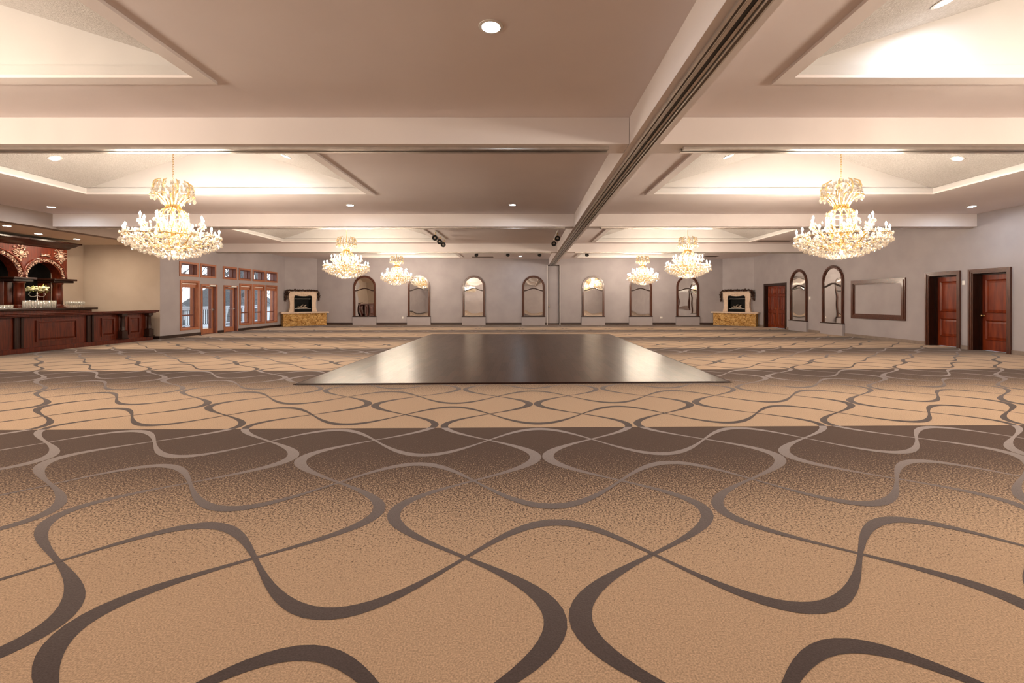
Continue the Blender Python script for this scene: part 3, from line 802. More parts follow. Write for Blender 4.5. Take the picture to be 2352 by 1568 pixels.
# ------------------------------------------------------------------ bar
def bar():
    t=thing('bar_counter','long dark red mahogany bar counter in front of the back bar','bar',(-13.6,12.6,0)); t['_w']=(-13.6,12.6,0)
    XF=-13.44; Y0,Y1=8.2,16.30
    b=MB(); b.box(XF-.55,XF,Y0,Y1,.13,.98); b.build('body',REDWOOD,t)
    p=MB(); p.cbox(XF-.55,XF+.10,Y0,Y1+.03,.0,.13,.01); p.build('plinth',REDWOOD,t)
    tp=MB(); tp.cbox(XF-.66,XF+.24,Y0-.04,Y1+.14,1.0,1.045,.012); tp.cbox(XF-.60,XF+.18,Y0,Y1+.08,.965,1.0,.01)
    tp.build('countertop',REDWOOD,t)
    tr=MB(); tr.cbox(XF+.17,XF+.26,Y0-.05,Y1+.16,1.045,1.062,.006); tr.build('rail_lip',REDWOOD,t)
    def rp(y0,y1,z0=.26,z1=.86):
        q=MB()
        w=.05
        q.box(XF,XF+.03,y0,y1,z0,z0+w); q.box(XF,XF+.03,y0,y1,z1-w,z1); q.box(XF,XF+.03,y0,y0+w,z0+w,z1-w); q.box(XF,XF+.03,y1-w,y1,z0+w,z1-w)
        c=.05; a=(y0+w,y1-w,z0+w,z1-w)
        q.add([(XF,a[0],a[2]),(XF,a[1],a[2]),(XF,a[1],a[3]),(XF,a[0],a[3]),(XF+.02,a[0]+c,a[2]+c),(XF+.02,a[1]-c,a[2]+c),(XF+.02,a[1]-c,a[3]-c),(XF+.02,a[0]+c,a[3]-c)],[(4,5,6,7),(0,1,5,4),(1,2,6,5),(2,3,7,6),(3,0,4,7)])
        q.build('raised_panel',REDWOOD,t)
    for y0,y1 in ((8.5,9.6),(10.35,11.66),(12.5,13.66),(14.43,14.90),(15.42,15.88)): rp(y0,y1)
    for y in (10.0,12.06,14.05):
        q=MB(); q.cbox(XF,XF+.05,y-.11,y-.05,.13,.965,.006); q.cbox(XF,XF+.05,y+.05,y+.11,.13,.965,.006); q.box(XF,XF+.02,y-.05,y+.05,.13,.965); q.build('pilaster',DARKWOOD,t)
    for y in (15.10,16.16):
        q=MB(); x=XF+.10
        q.cbox(x-.09,x+.09,y-.10,y+.10,.131,.40,.01); q.cbox(x-.11,x+.11,y-.12,y+.12,.131,.17,.01)
        q.smooth=True
        q.lathe([(.07,.40),(.078,.42),(.06,.45),(.066,.55),(.055,.80),(.062,.86),(.08,.88)],14,(x,y,0)); q.smooth=False
        q.cbox(x-.085,x+.085,y-.10,y+.10,.88,.964,.01)
        q.build('column',DARKWOOD,t)
bar()
def backbar():
    X=-15.52   # face of the arcade
    t=thing('back_bar','tall carved mahogany back bar with arches against the tan wall','back bar',(-15.8,13.25,0)); t['_w']=(-15.8,13.25,0)
    ya,yb=11.1,15.42
    c=MB(); c.box(XA+.005,-15.22,10.4,16.0,0,1.10); c.build('cabinet',REDWOOD,t)
    c=MB(); c.cbox(XA+.005,-15.10,10.3,16.12,1.10,1.17,.015); c.build('countertop',DARKWOOD,t)
    bk=MB(); bk.box(XA+.005,XA+.04,ya,yb,1.171,3.1); bk.build('backboard',BLACKGLOSS,t)
    mi=MB(); mi.box(XA+.041,XA+.05,12.45,14.05,1.30,2.0); mi.build('mirror_glass',MIRROR,t)
    # arcade with three arches
    arches=[(11.78,.52,.66),(13.25,.70,.85),(14.72,.52,.66)]
    zs=2.12
    f=MB(); f.M=Matrix.Translation((X,0,0))@Matrix.Rotation(PI/2,4,'Z')   # local x->+Y, local y->-X
    edges=[ya,12.42,14.08,yb]
    for (yc,ri,ro),(e0,e1) in zip(arches,zip(edges[:-1],edges[1:])):
        n=24; inn=[];out=[]
        inn.append((e0,zs)); out.append((e0,3.12))
        for k in range(n+1):
            a=PI-PI*k/n; x=yc+ri*math.cos(a); inn.append((x,zs+ri*math.sin(a))); out.append((x,3.12))
        inn.append((e1,zs)); out.append((e1,3.12))
        f.strip(inn,out,0,.30)
    f.build('arcade',REDWOOD,t)
    for (yc,ri,ro) in arches:
        g=MB(); g.M=f.M; g.smooth=True
        pts=[(yc+ro*math.cos(PI-PI*k/24),-.02,zs+ro*math.sin(PI-PI*k/24)) for k in range(25)]
        g.tube(pts,.035,8); g.build('arch_moulding',REDWOOD,t)
        s=MB(); s.M=f.M; s.smooth=True
        nn=int(PI*(ri+.07)/.075)
        for k in range(nn):
            a=PI*(k+.5)/nn; rr=ri+.075
            for d in range(4):
                r2=rr+random.uniform(-.055,.055); a2=a+random.uniform(-.05,.05)
                s.ball((yc+r2*math.cos(a2),-.01-random.random()*.02,zs+r2*math.sin(a2)),random.uniform(.012,.032),.02,random.uniform(.012,.028),6,4)
            cx,cz=yc+rr*math.cos(a),zs+rr*math.sin(a)
            s.tube([(cx+.03*math.cos(q),-.022,cz+.03*math.sin(q)) for q in [a+j*.7 for j in range(7)]],[.012,.012,.011,.01,.009,.008,.006],5)
        s.build('arch_carving',CARVE,t)
    for y in (12.50,13.99,15.20):
        s=MB(); s.M=f.M; s.smooth=True
        for k in range(46):
            u,v=random.uniform(-1,1),random.uniform(-1,1)
            w=.22*(1 if v>-.2 else max(.15,1+(v+.2)*1.1))
            s.ball((y+u*w,-.012-random.random()*.03*(1-abs(u)),2.86+v*.24),random.uniform(.015,.045),.022,random.uniform(.012,.03),6,4)
        s.ball((y,-.03,2.86),.085,.06,.10,10,6)
        for k in range(10):
            a=2*PI*k/10; s.tube([(y+.10*math.cos(a),-.02,2.88+.10*math.sin(a)),(y+.15*math.cos(a+.3),-.03,2.88+.15*math.sin(a+.3)),(y+.20*math.cos(a+.1),-.02,2.88+.18*math.sin(a+.1))],[.02,.018,.008],5)
        s.build('carved_block',CARVE,t)
    for (yc,ri,ro) in arches:
        s=MB(); s.M=f.M; s.smooth=True
        s.tube([(yc-.13,-.02,zs+ro+.06),(yc,-.03,zs+ro+.10),(yc+.13,-.02,zs+ro+.06)],.03,6)
        for k in range(12): s.ball((yc+random.uniform(-.11,.11),-.02,zs+ro+.06+random.uniform(0,.07)),random.uniform(.015,.035),.025,.02,6,4)
        s.build('crest_carving',CARVE,t)
    # cornice
    c=MB()
    prof=[(-15.50,3.12),(-15.46,3.14),(-15.44,3.17),(-15.36,3.22),(-15.28,3.29),(-15.24,3.30),(-15.24,3.345),(-15.9,3.345),(-15.9,3.12)]
    n=len(prof)
    def loop(y,exp):
        return [(x,y+exp*(x+15.50),z) for x,z in prof]
    v0=loop(ya,-1);v1=loop(yb,1)
    c.add(v0+v1,[tuple(range(n))[::-1],tuple(range(n,2*n))]+[(i,(i+1)%n,(i+1)%n+n,i+n) for i in range(n)])
    c.build('cornice',DARKWOOD,t)
    # shelf entablatures and columns
    for y0,y1 in ((11.15,11.55),(12.30,12.90),(13.55,14.20),(14.72,15.47)):
        e=MB(); e.cbox(-15.86,-15.20,y0,y1,2.06,2.12,.01); e.cbox(-15.82,-15.26,y0+.04,y1-.06,1.99,2.06,.01); e.build('entablature',DARKWOOD,t)
    for y in (11.35,12.62,13.86,15.0):
        p=MB(); p.smooth=True
        p.lathe([(.15,1.215),(.15,1.25),(.125,1.29),(.135,1.30),(.13,1.6),(.118,1.92),(.14,1.94),(.145,1.985)],18,(-15.40,y,0)); p.smooth=False
        p.cbox(-15.57,-15.23,y-.17,y+.17,1.171,1.214,.008)
        p.build('column',REDWOOD,t)
        p=MB(); p.cbox(-15.86,-15.66,y-.19,y+.05,1.171,1.99,.008); p.build('pilaster',REDWOOD,t)
backbar()

# glassware on the back bar
ZT=1.171
gm=MB(); gm.smooth=True; gm.lathe([(0,0.002),(.030,0),(.033,.01),(.036,.12),(.040,.235),(.0385,.235),(.034,.12),(.030,.018),(0,.015)],12)
tall=gm.mesh('tumbler',GLASSWARE)
gm=MB(); gm.smooth=True; gm.lathe([(0,0.002),(.032,0),(.036,.01),(.040,.11),(.0385,.11),(.034,.018),(0,.014)],12)
short=gm.mesh('tumbler',GLASSWARE)
gm=MB(); gm.smooth=True; gm.lathe([(0,0),(.034,.001),(.034,.004),(.005,.012),(.004,.085),(.012,.095),(.034,.125),(.038,.16),(.033,.205),(.0315,.205),(.036,.16),(.032,.127),(.01,.10),(0,.098)],12)
wine=gm.mesh('stem_glass',GLASSWARE)
def put(name,me,x,y,label,group,z=ZT):
    o=bpy.data.objects.new(name,me); COL.objects.link(o); o.location=(x,y,z)
    return tag(o,label,'glass',group)

for x,y0,n in ((-15.15,13.76,12),(-15.24,14.08,9),(-15.328,14.08,9)):
    for k in range(n):
        put('tumbler',tall,x,y0+.083*k,'tall clear tumbler in the block of glasses around the candelabra','tumblers around the candelabra')
for x,y0,n in ((-15.15,15.04,8),(-15.25,15.24,6),(-15.35,15.24,6)):
    for k in range(n):
        put('stem_glass',wine,x,y0+.085*k,'clear stem glass in the block at the open end of the back bar','stem glasses at the end of the back bar')
for x,y0,n in ((-15.15,12.90,7),(-15.24,12.90,7)):
    for k in range(n):
        put('short_tumbler',short,x,y0+.089*k,'short clear tumbler in the row under the big middle arch','short tumblers under the middle arch')

# candelabra with flowers
t=thing('candelabra','silver candelabra topped with yellow flowers on the back bar','candelabra',(-15.44,14.41,ZT))
m=MB(); m.smooth=True; m.lathe([(.06,0),(.06,.012),(.03,.03),(.014,.06),(.02,.09),(.012,.13),(.016,.24),(.024,.27),(.012,.30),(.014,.42),(.026,.45),(.014,.48),(.02,.52),(0,.53)],12); m.build('stem',STEEL,t)
for sgn in (-1,1):
    m=MB(); m.smooth=True; m.tube([(0,sgn*.0,.40),(0,sgn*.08,.36),(0,sgn*.19,.36),(0,sgn*.25,.43),(0,sgn*.22,.48),(0,sgn*.17,.47)],[.013,.013,.013,.012,.01,.008],7); m.build('arm',STEEL,t)
rnd=random.Random(11)
m=MB(); m.smooth=True
for k in range(46):
    a=rnd.uniform(0,2*PI); r=.30*math.sqrt(rnd.random()); z=.60+rnd.uniform(-.06,.10)*(1-r)
    m.ball((r*.7*math.cos(a),r*math.sin(a),z),rnd.uniform(.03,.05),rnd.uniform(.03,.055),rnd.uniform(.022,.036),7,4)
m.build('flower_heads',PETAL,t)
m=MB()
for k in range(90):
    a=rnd.uniform(0,2*PI); r=.32*math.sqrt(rnd.random()); z=.55+rnd.uniform(-.08,.14)
    p=Vector((r*.7*math.cos(a),r*math.sin(a),z)); d=Vector((rnd.uniform(-1,1),rnd.uniform(-1,1),rnd.uniform(-.5,.6))).normalized(); s2=d.cross(Vector((0,.2,1))).normalized()
    L=rnd.uniform(.07,.12); m.add([tuple(p),tuple(p+d*L*.5+s2*L*.25),tuple(p+d*L),tuple(p+d*L*.5-s2*L*.25)],[(0,1,2,3)])
m.build('leaves',LEAFY,t)

# ------------------------------------------------------------------ chandeliers
dm=MB(); dm.lathe([(0,0),(.006,-.002),(.017,-.022),(.024,-.045),(.017,-.066),(.008,-.076),(0,-.080)],6); DROP=dm.mesh('crystal_drop',CRYSTAL)
def bowl_z(r): return .085+.285*(r/.78)**2.1
def flame_mesh():
    m=MB(); m.smooth=True; m.lathe([(0,0),(.012,.004),(.018,.022),(.015,.04),(.006,.058),(0,.068)],7); return m
def add_drop(mb,p,s=1.0):
    M0=mb.M; mb.M=Matrix.Translation(p)@Matrix.Scale(s,4)
    mb.lathe([(0,0),(.006,-.002),(.017,-.022),(.024,-.045),(.017,-.066),(.008,-.076),(0,-.080)],6); mb.M=M0
def bead_string(mb,pts,r=.011,step=.03):
    P=[Vector(p) for p in pts]
    for a,b in zip(P[:-1],P[1:]):
        n=max(1,int((b-a).length/step))
        for k in range(n):
            c=a.lerp(b,k/n); mb.ball(tuple(c),r,r,r*1.2,5,3)
ARMS=[(12,.735,.47,0.0),(8,.50,.70,.2)]
def arm_pts(r,z):
    if r>.6: return [(.07,0,.34),(.16,0,.26),(.32,0,.235),(.50,0,.29),(.64,0,.39),(.70,0,.43),(r,0,z-.012)]
    return [(.07,0,.52),(.15,0,.44),(.28,0,.43),(.40,0,.50),(.47,0,.62),(r,0,z-.012)]
def core(mb):
    # stem, hubs, cage, neck
    mb.smooth=True
    mb.lathe([(0,.055),(.02,.06),(.035,.085),(.018,.11),(.02,.2),(.06,.23),(.09,.30),(.09,.34),(.03,.38),(.02,.5),(.05,.52),(.06,.55),(.02,.58),(.014,.9),(.05,.95),(.07,.98),(.03,1.02),(.016,1.1),(.012,1.35),(0,1.36)],12)
def hoops(mb):
    for r,z in ((.16,.175),(.30,.205),(.46,.25),(.62,.335),(.775,.425),(.245,.62),(.245,.82),(.105,.985)):
        mb.tube([(r*math.cos(a),r*math.sin(a),z) for a in [2*PI*k/32 for k in range(32)]],.009,5,True)
def cage_rib(mb,a):
    c,s=math.cos(a),math.sin(a)
    P=[(.105,.985),(.19,.93),(.238,.86),(.247,.72),(.235,.60),(.18,.50),(.10,.42)]
    mb.tube([(r*c,r*s,z) for r,z in P],.011,5)
def frond(mb,a,kind):
    c,s=math.cos(a),math.sin(a)
    P=[(.10,.985),(.135,1.06),(.22,1.15),(.30,1.25),(.325,1.36),(.29,1.46),(.20,1.51)] if kind==0 else [(.10,.985),(.14,1.06),(.20,1.14),(.27,1.20),(.345,1.215),(.36,1.19)]
    mb.tube([(r*c,r*s,z) for r,z in P],[.016]*(len(P)-1)+[.008],5)
def chain(mb,z0,z1):
    z=z0; k=0
    while z<z1:
        pts=[]
        for j in range(8):
            q=2*PI*j/8; x=.013*math.cos(q); zz=.030*math.sin(q)
            pts.append((x,0,z+zz) if k%2==0 else (0,x,z+zz))
        mb.tube(pts,.0042,4,True); z+=.046; k+=1
def body_stuff(mb,rnd,rings):
    mb.smooth=False
    for r,n in rings:
        for k in range(n):
            a=2*PI*(k+.5*rnd.random())/n
            add_drop(mb,Vector((r*math.cos(a),r*math.sin(a),bowl_z(r)+rnd.uniform(-.012,.012))),rnd.uniform(.85,1.2))
    # upper layers of drops on the arms and tiers
    for r,z,n,s in ((.72,.50,40,.7),(.56,.52,20,.7),(.50,.68,30,.75),(.40,.46,24,.9),(.30,.42,18,.9),(.25,.62,18,.7),(.34,1.20,14,1.2),(.32,1.34,22,1.1),(.29,1.44,18,1.0),(.33,1.27,18,1.0),(.21,1.48,12,.9),(.22,1.22,12,.9),(.17,1.12,10,.8),(.24,.90,14,.7),(.66,.40,36,.9),(.60,.44,24,.8),(.78,.46,40,.75)):
        for k in range(n):
            a=2*PI*(k+.3*rnd.random())/n
            add_drop(mb,Vector((r*math.cos(a),r*math.sin(a),z+rnd.uniform(-.03,.03))),s)
    for k in range(12):
        a=2*PI*k/12; c,s=math.cos(a),math.sin(a)
        bead_string(mb,[(.105*c,.105*s,.97),(.20*c,.20*s,.90),(.23*c,.23*s,.74),(.20*c,.20*s,.52)],.012,.032)
        b=a+PI/12; c2,s2=math.cos(b),math.sin(b)
        bead_string(mb,[(.25*c,.25*s,.60),(.45*c2,.45*s2,.53),(.72*c,.72*s,.50)],.010,.036)
        bead_string(mb,[(.10*c,.10*s,.24),(.35*c2,.35*s2,.24),(.60*c,.60*s,.33),(.77*c,.77*s,.43)],.012,.034)
        bead_string(mb,[(.11*c,.11*s,1.0),(.24*c,.24*s,1.16),(.28*c,.28*s,1.3),(.2*c,.2*s,1.46)],.009,.04)
def bobeche_prof(): return [(0,-.012),(.03,-.01),(.05,.004),(.046,.01),(.02,.004),(.013,.008)]
OUT=[(.78,40),(.69,34),(.60,26)]
def chandelier_full(label,loc,hang):
    t=thing('chandelier',label,'chandelier',loc,0,'crystal chandeliers')
    rnd=random.Random(4)
    m=MB(); chain(m,1.34,hang); m.build('chain',GOLD,t)
    m=MB(); m.smooth=True; m.lathe([(0,0),(.03,-.03),(.07,-.045),(.075,-.05),(0,-.051)][::-1],12,(0,0,hang+.03)); m.build('ceiling_hook',GOLD,t)
    m=MB(); core(m); m.build('stem',GOLD,t)
    m=MB(); m.smooth=True; hoops(m)
    m.build('hoop_frame',GOLD,t)
    m=MB(); m.smooth=True
    for k in range(12): cage_rib(m,2*PI*k/12)
    m.build('cage_rib_frame',GOLD,t)
    fm=[]
    for kind in (0,1):
        q=MB(); q.smooth=True; frond(q,0,kind); fm.append(q.mesh('crown_frond',GOLD))
    for k in range(18): sub('crown_frond',fm[k%2],t,(0,0,0),(0,0,2*PI*k/18))
    bob=MB(); bob.smooth=True; bob.lathe(bobeche_prof(),12)
    bob.smooth=False
    for k in range(7): 
        a=2*PI*k/7; add_drop(bob,Vector((.047*math.cos(a),.047*math.sin(a),.002)),.62)
    bobm=bob.mesh('bobeche',CRYSTAL)
    cs=MB(); cs.smooth=True; cs.lathe([(.012,0),(.013,.07),(.012,.075),(0,.076)],8); csm=cs.mesh('candle_sleeve',CANDLE)
    bm=flame_mesh().mesh('bulb',BULB)
    for n,r,z,off in ARMS:
        a_=MB(); a_.smooth=True; P=arm_pts(r,z); a_.tube(P,[.014,.014,.013,.013,.012,.011,.010][:len(P)],6); am=a_.mesh('arm',GOLD)
        for k in range(n):
            ar=sub('arm',am,t,(0,0,0),(0,0,2*PI*(k+off)/n))
            sub('bobeche',bobm,ar,(r,0,z)); sub('candle_sleeve',csm,ar,(r,0,z+.004)); sub('bulb',bm,ar,(r,0,z+.08))
    bl=sub('bulb',bm,t,(0,0,.10),(0,0,0),(1.6,1.6,1.3))
    for r,n in OUT:
        for k in range(n):
            a=2*PI*(k+.4*rnd.random())/n
            sub('crystal_drop',DROP,t,(r*math.cos(a),r*math.sin(a),bowl_z(r)+rnd.uniform(-.012,.012)),(0,0,rnd.uniform(0,1)),(1.25,1.25,rnd.uniform(1.0,1.25)))
    m=MB(); body_stuff(m,rnd,[(.52,34),(.43,30),(.34,24),(.25,18),(.16,12),(.07,6)])
    o=m.build('small_crystals',CRYSTAL,t); tag(o,kind='stuff')
    return t
def chandelier_plain(label,loc,hang):
    # same lamp, for the bay over and behind the viewer
    t=thing('chandelier',label,'chandelier',loc,0,'crystal chandeliers')
    rnd=random.Random(4)
    m=MB(); chain(m,1.34,hang); m.build('chain',GOLD,t)
    m=MB(); core(m); hoops(m)
    for k in range(12): cage_rib(m,2*PI*k/12); frond(m,2*PI*k/12,k%2)
    for n,r,z,off in ARMS:
        for k in range(n):
            m.M=Matrix.Rotation(2*PI*(k+off)/n,4,'Z'); m.tube(arm_pts(r,z),.012,5)
    m.M=Matrix.Identity(4); m.build('gilt_frame',GOLD,t)
    m=MB(); body_stuff(m,rnd,OUT+[(.52,34),(.43,30),(.34,24),(.25,18),(.16,12),(.07,6)]); tag(m.build('small_crystals',CRYSTAL,t),kind='stuff')
    m=MB(); m.smooth=True
    for n,r,z,off in ARMS:
        for k in range(n):
            a=2*PI*(k+off)/n; m.lathe([(0,0),(.012,.004),(.018,.022),(.015,.04),(.006,.058),(0,.068)],7,(r*math.cos(a),r*math.sin(a),z+.08))
    tag(m.build('bulb_ring',BULB,t),kind='stuff')
    return t
ZH=2.195; HANG=ZC+1.06-ZH
def clone(src,label,loc,rz):
    c=copy_tree(src); c.location=loc; c.rotation_euler=(0,0,rz); c['label']=label; return c
c1=chandelier_full('large lit crystal chandelier hanging between the bar and the dance floor',(VC[0],8.74,ZH),HANG)
index_kids()
clone(c1,'large lit crystal chandelier hanging in front of the empty wall frame and wooden doors',(VC[1],8.74,ZH),.5)
clone(c1,'lit crystal chandelier in the middle distance on the deck window side',(-6.42,16.4,ZH),.9)
clone(c1,'lit crystal chandelier in the middle distance on the wooden door side',(5.88,16.4,ZH),1.7)
clone(c1,'lit crystal chandelier hanging close to the mirror wall on the deck window side',(-6.55,23.3,ZH),2.2)
clone(c1,'lit crystal chandelier hanging close to the mirror wall on the wooden door side',(6.05,23.3,ZH),2.9)
p1=chandelier_plain('crystal chandelier over the near carpet on the bar side',(VC[0],2.6,ZH),HANG)
index_kids()
clone(p1,'crystal chandelier over the near carpet on the wooden door side',(VC[1],2.6,ZH),.3)
clone(p1,'crystal chandelier behind the viewer on the bar side',(VC[0],-4.1,ZH),.6)
clone(p1,'crystal chandelier behind the viewer on the wooden door side',(VC[1],-4.1,ZH),.9)

# ------------------------------------------------------------------ downlights
def downlight(label,loc,tilt=0,mat=COOL,r=.078,group='recessed downlights'):
    t=thing('downlight',label,'downlight',loc,0,group); t.rotation_euler=(0,tilt,0)
    m=MB(); m.smooth=False
    m.lathe([(r,-.002),(r+.004,-.009),(r+.03,-.005),(r+.032,0),(r,0)],24); m.build('trim_ring',WHITEMETAL,t)
    m=MB(); m.lathe([(0,-.004),(r,-.004),(r,-.001),(0,-.001)],24); m.build('lens',mat,t)
    return t
Z0=ZC-.001
downlight('round downlight in the flat ceiling above the near end of the dance floor',(-.30,4.06,Z0))
downlight('round downlight in the flat ceiling beyond the large chandelier by the bar',(-4.47,11.65,Z0))
downlight('round downlight in the flat ceiling above the middle of the dance floor',(-.31,11.6,Z0))
downlight('round downlight in the flat ceiling in front of the bar',(-12.35,11.87,Z0))
downlight('round downlight in the flat ceiling close to the wooden door wall',(11.6,11.8,Z0))
downlight('round downlight in the flat ceiling near the far wall beside the narrow grey door',(-.24,24.9,Z0))
SL=math.atan2(.98,HW-FW+.05)
def slope_z(xc,x): return ZC+.10+.98*(1-abs(x-xc)/(HW-FW+.05))-.004
for xc,x,y,l in ((VC[0],-4.88,9.3,'downlight in the sloping panel toward the long beam, above the chandelier by the bar'),(VC[0],-9.17,8.88,'downlight in the sloping panel toward the bar, above the chandelier by the bar'),
                 (VC[1],4.13,9.23,'downlight in the sloping panel toward the long beam, above the chandelier by the wooden doors'),(VC[1],8.49,8.92,'downlight in the sloping panel toward the door wall, above the chandelier by the wooden doors'),
                 (VC[1],4.1,4.44,'downlight in the sloping panel over the near carpet, close to the long beam')):
    downlight(l,(x,y,slope_z(xc,x)),SL if x>xc else -SL,COOL)
for y,x,l in ((12.3,-14.0,'warm downlight over the bar, first of three along the back bar cornice'),(13.77,-14.72,'warm downlight over the bar, middle one of three along the back bar cornice'),(14.95,-14.72,'warm downlight over the bar, closest to the end wall')):
    downlight(l,(x,y,ZS-.001),0,WARM,.075,'warm downlights over the bar')

# ------------------------------------------------------------------ spotlights
def spot_track(label,x,y0,y1,ys,heads):
    t=thing('track_light',label,'track light',(x,(y0+y1)/2,ZC),0); t['_w']=(x,(y0+y1)/2,ZC)
    m=MB(); m.box(x-.02,x+.02,y0,y1,ZC-.04,ZC-.001); m.build('rail',WHITEMETAL,t)
    o_=(x,(y0+y1)/2,ZC)
    for k,y in enumerate(ys):
        m=MB(); m.M=Matrix.Translation((x-.03*k,y,ZC-.22))@Matrix.Rotation(math.radians(-68),4,'X'); m.smooth=True
        m.lathe([(0,.10),(.045,.10),(.055,.07),(.06,-.02),(.10,-.08),(.10,-.10),(.078,-.10),(.06,-.06),(0,-.05)],16)
        h=m.build('spot_head',BLACK,t)
        m=MB(); m.M=Matrix.Translation((x-.03*k,y,ZC-.22))@Matrix.Rotation(math.radians(-68),4,'X'); m.lathe([(0,-.09),(.035,-.085),(.045,-.062),(0,-.05)],12); m.build('lamp',STEEL,h,o_)
        m=MB(); m.smooth=True; m.tube([(x,y,ZC-.04),(x-.015*k,y,ZC-.10),(x-.03*k,y+.0,ZC-.16)],.012,6); m.build('stem',BRASS if heads else BLACK,h,o_)
    index_kids()
spot_track('ceiling track with three round black spotlights beside the recess of the middle chandelier',-3.13,15.8,18.05,(15.95,17.0,17.9),True)
spot_track('short ceiling track with two spotlights against the long beam',1.16,15.6,18.1,(16.1,17.6),True)
sl=['black cylinder spotlight behind the far beam, first from the deck window side','black cylinder spotlight behind the far beam, second from the deck window side','black cylinder spotlight behind the far beam, beside the long beam on the window side','black cylinder spotlight behind the far beam, beyond the long beam on the door side']
for x,l in zip((-2.19,-.76,.68,2.83),sl):
    t=thing('spotlight',l,'spotlight',(x,20.7,ZC),0,'black spotlights at the far beam')
    m=MB(); m.smooth=True; m.lathe([(0,-.16),(.014,-.16),(.014,-.004),(.05,-.004),(.05,-.001),(0,-.001)],10); m.build('stem',BLACK,t)
    m=MB(); m.smooth=True; m.M=Matrix.Translation((0,.02,-.29))@Matrix.Rotation(math.radians(-38),4,'X'); m.lathe([(0,.13),(.07,.13),(.085,.11),(.085,-.13),(.07,-.13),(.065,-.08),(0,-.07)],16); m.build('housing',BLACK,t)

# vents, thermostat, outlets
def vent(label,x0,x1,y0,y1):
    t=thing('ceiling_vent',label,'vent',((x0+x1)/2,(y0+y1)/2,ZC)); t['_w']=((x0+x1)/2,(y0+y1)/2,ZC)
    m=MB(); w=.03; z0,z1=ZC-.012,ZC-.001
    m.box(x0,x1,y0,y0+w,z0,z1); m.box(x0,x1,y1-w,y1,z0,z1); m.box(x0,x0+w,y0+w,y1-w,z0,z1); m.box(x1-w,x1,y0+w,y1-w,z0,z1); m.build('vent_frame',VENTM,t)
    m=MB(); n=int((y1-y0-2*w)/.035)
    for k in range(n): m.box(x0+w,x1-w,y0+w+.035*k+.008,y0+w+.035*k+.02,z0+.003,z1)
    m.build('slats',VENTM,t)
vent('long dark ceiling vent near the corner of the middle recess on the door side',9.55,10.9,18.45,18.75)
vent('dark ceiling vent near the corner fireplace on the door side',9.95,10.65,24.9,25.35)
vent('dark ceiling vent near the far wall above the third arched mirror',-2.95,-1.75,25.25,25.6)
def plate(name,label,cat,loc,rz,w,h,group=None):
    t=thing(name,label,cat,loc,rz,group)
    m=MB(); m.cbox(-w,w,-.014,.004,-h,h,.004); m.build('cover',PLASTIC,t)
    m=MB(); m.box(-w*.35,w*.35,-.019,-.0141,-h*.45,h*.45); m.build('insert',WHITEMETAL,t)
plate('thermostat','small white thermostat on the door wall beside an arched mirror','thermostat',(XR,20.33,1.52),RZR,.05,.07)
plate('light_switch','white light switch on the door wall between the two single doors','switch',(XR,13.21,1.92),RZR,.04,.06)
plate('wall_outlet','white wall outlet low on the far wall between the first two mirrors','outlet',(-7.1,YF,.42),0,.04,.06)
plate('wall_outlet','white wall outlet low on the far wall between the last two mirrors','outlet',(7.95,YF,.42),0,.08,.05)

# ------------------------------------------------------------------ outside the deck windows
mb=MB(); mb.box(-17.6,XL-WT-.005,14,30,-.12,-.02)
tag(mb.build('terrain_deck',DECK),'pale timber deck outside the windows','deck',kind='structure')
mb=MB(); mb.add([(-140,-40,-2.6),(-17,-40,-2.6),(-17,120,-2.6),(-140,120,-2.6)],[(0,1,2,3)])
tag(mb.build('ground_lawn',GROUNDM),'pale winter ground beyond the deck','ground',kind='structure')
t=thing('deck_railing','white deck railing with slim balusters outside the windows','railing',(-17.3,22,0)); t['_w']=(-17.3,22,-.02); t.location=(-17.3,22,-.02)
m=MB(); m.box(-17.37,-17.23,14,30,1.05,1.10); m.box(-17.33,-17.27,14,30,.93,1.0); m.box(-17.33,-17.27,14,30,.10,.16); m.build('handrail',RAILW,t)
for k in range(9):
    y=14.1+k*1.97; m=MB(); m.box(-17.35,-17.25,y-.05,y+.05,-.02,1.05); m.build('post',RAILW,t)
m0=MB(); m0.box(-.017,.017,-.017,.017,.16,.93); bm_=m0.mesh('baluster',BARK)
for k in range(100): sub('baluster',bm_,t,(0,-7.4+k*.148,.02))
def tree(label,x,y,h,r,seed):
    t=thing('bare_tree',label,'tree',(x,y,-2.6),0,'bare trees beyond the deck'); rnd=random.Random(seed)
    m=MB(); m.smooth=True
    lean=(rnd.uniform(-.08,.08),rnd.uniform(-.10,.10))
    P=[(lean[0]*z,lean[1]*z+rnd.uniform(-.08,.08),z) for z in [h*k/7 for k in range(8)]]
    m.tube(P,[r*(1-.75*k/7) for k in range(8)],9); m.build('trunk',BARK,t)
    b=MB(); b.smooth=True
    for k in range(30):
        z=h*rnd.uniform(.35,.95); f=z/h*7; i=min(int(f),6); p=Vector(P[i]).lerp(Vector(P[i+1]),f-i)
        a=rnd.uniform(0,2*PI); L=h*rnd.uniform(.10,.22)*(1.2-z/h)*1.5
        d=Vector((math.cos(a),math.sin(a),rnd.uniform(.2,.9))).normalized()
        q=[p]
        for s in range(4):
            d=(d+Vector((rnd.uniform(-.3,.3),rnd.uniform(-.3,.3),rnd.uniform(-.05,.25)))).normalized(); q.append(q[-1]+d*L/4)
            if s>0:
                e=(d+Vector((rnd.uniform(-1,1),rnd.uniform(-1,1),.3))).normalized(); b.tube([q[-1],q[-1]+e*L*.25,q[-1]+e*L*.45+Vector((0,0,.1))],[r*.10,r*.06,r*.03],4)
        b.tube(q,[r*.28,r*.2,r*.15,r*.1,r*.05],5)
    b.build('branches',BARK,t)
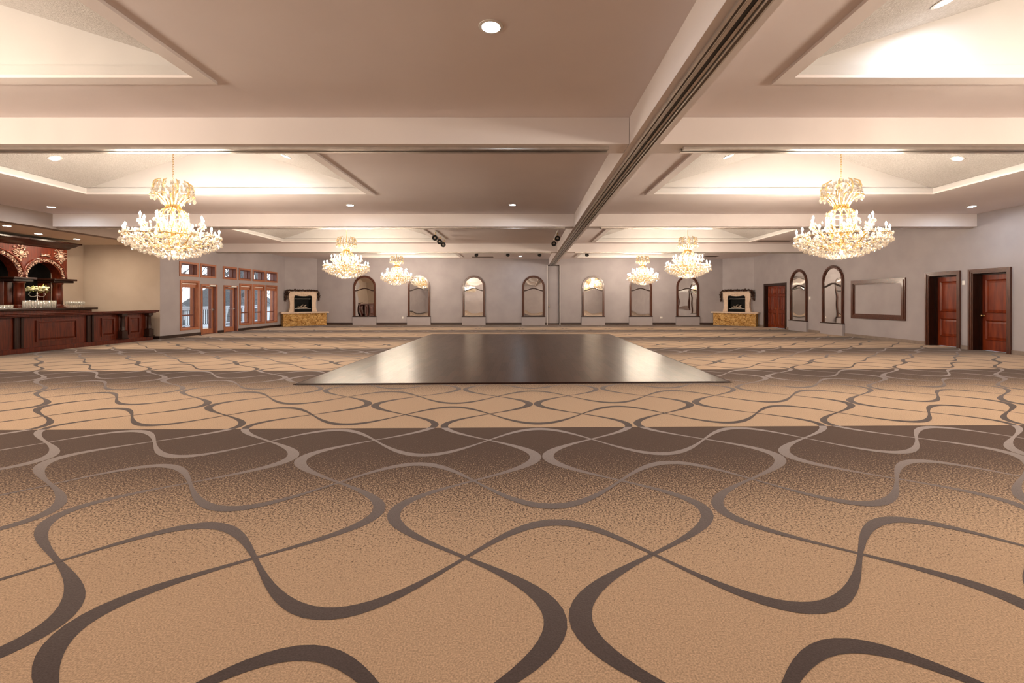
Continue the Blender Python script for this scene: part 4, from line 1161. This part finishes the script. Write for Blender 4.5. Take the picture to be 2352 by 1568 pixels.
for i,(x,y,h,r,l) in enumerate(((-23,28.5,11,.42,'thick bare tree seen through the tall window closest to the bar'),(-21,31.5,12,.36,'bare tree seen through the first glazed deck door'),(-22.5,36,12,.45,'thick bare tree seen through the deck door with the lever handle'),
    (-28,43,13,.4,'bare tree seen through the first of the last three tall windows'),(-31,52,13,.4,'bare tree seen through the middle of the last three tall windows'),(-29,57,12,.35,'bare tree seen through the tall window closest to the fireplace'),(-29,68,14,.4,'distant bare tree standing farthest along the deck'),(-26,46.5,10,.16,'slender bare tree between two thick trunks beyond the deck'),(-24,52,10,.15,'slender bare tree in line with the railing far along the deck'),(-20.5,26.3,8,.10,'thin bare sapling close to the deck railing'))):
    tree(l,x,y,h,r,20+i)
def house(label,x,y,w,d,h,rz):
    t=thing('house',label,'house',(x,y,-2.6),rz)
    m=MB(); m.box(-w/2,w/2,-d/2,d/2,0,h); m.build('walls',SIDING,t)
    m=MB(); e=.4
    m.prism([(-w/2-e,h),(w/2+e,h),(0,h+w*.38)],-d/2-e,d/2+e); m.build('roof',ROOFM,t)
    for yy in (-d/4,d/4):
        m=MB(); m.box(w/2+.005,w/2+.05,yy-.5,yy+.5,h*.35,h*.7); m.build('window',ROOFM,t)
house('pale house with a dark gabled roof far beyond the deck railing',-36,40,9,11,3.0,.5)
house('pale house with a grey roof beyond the trees, farther along the deck',-46,72,10,12,3.2,.3)

# ------------------------------------------------------------------ sky, camera, view
w=bpy.data.worlds.new('sky'); SC.world=w; w.use_nodes=True
bg=w.node_tree.nodes['Background']; bg.inputs['Color'].default_value=(.84,.92,1.0,1); bg.inputs['Strength'].default_value=.55
cam=bpy.data.cameras.new('camera'); co=bpy.data.objects.new('camera',cam); COL.objects.link(co)
co.location=(0,0,1.4); co.rotation_euler=(PI/2,0,0)
cam.sensor_fit='HORIZONTAL'; cam.sensor_width=36; cam.lens=1045/2352*36
cam.shift_x=-29/2352; cam.shift_y=-93.5/2352; cam.clip_end=500
SC.camera=co
for o in bpy.data.objects:
    if '_w' in o: del o['_w']
v=SC.view_settings; v.view_transform='Standard'; v.look='None'; v.gamma=1; v.use_curve_mapping=False; v.exposure=2.3
SC.cycles.max_bounces=8; SC.cycles.diffuse_bounces=4; SC.cycles.glossy_bounces=4; SC.cycles.transparent_max_bounces=12; SC.cycles.transmission_bounces=4
SC.cycles.sample_clamp_indirect=6; SC.cycles.adaptive_threshold=.02; SC.cycles.use_denoising=True; SC.cycles.caustics_reflective=False; SC.cycles.caustics_refractive=False
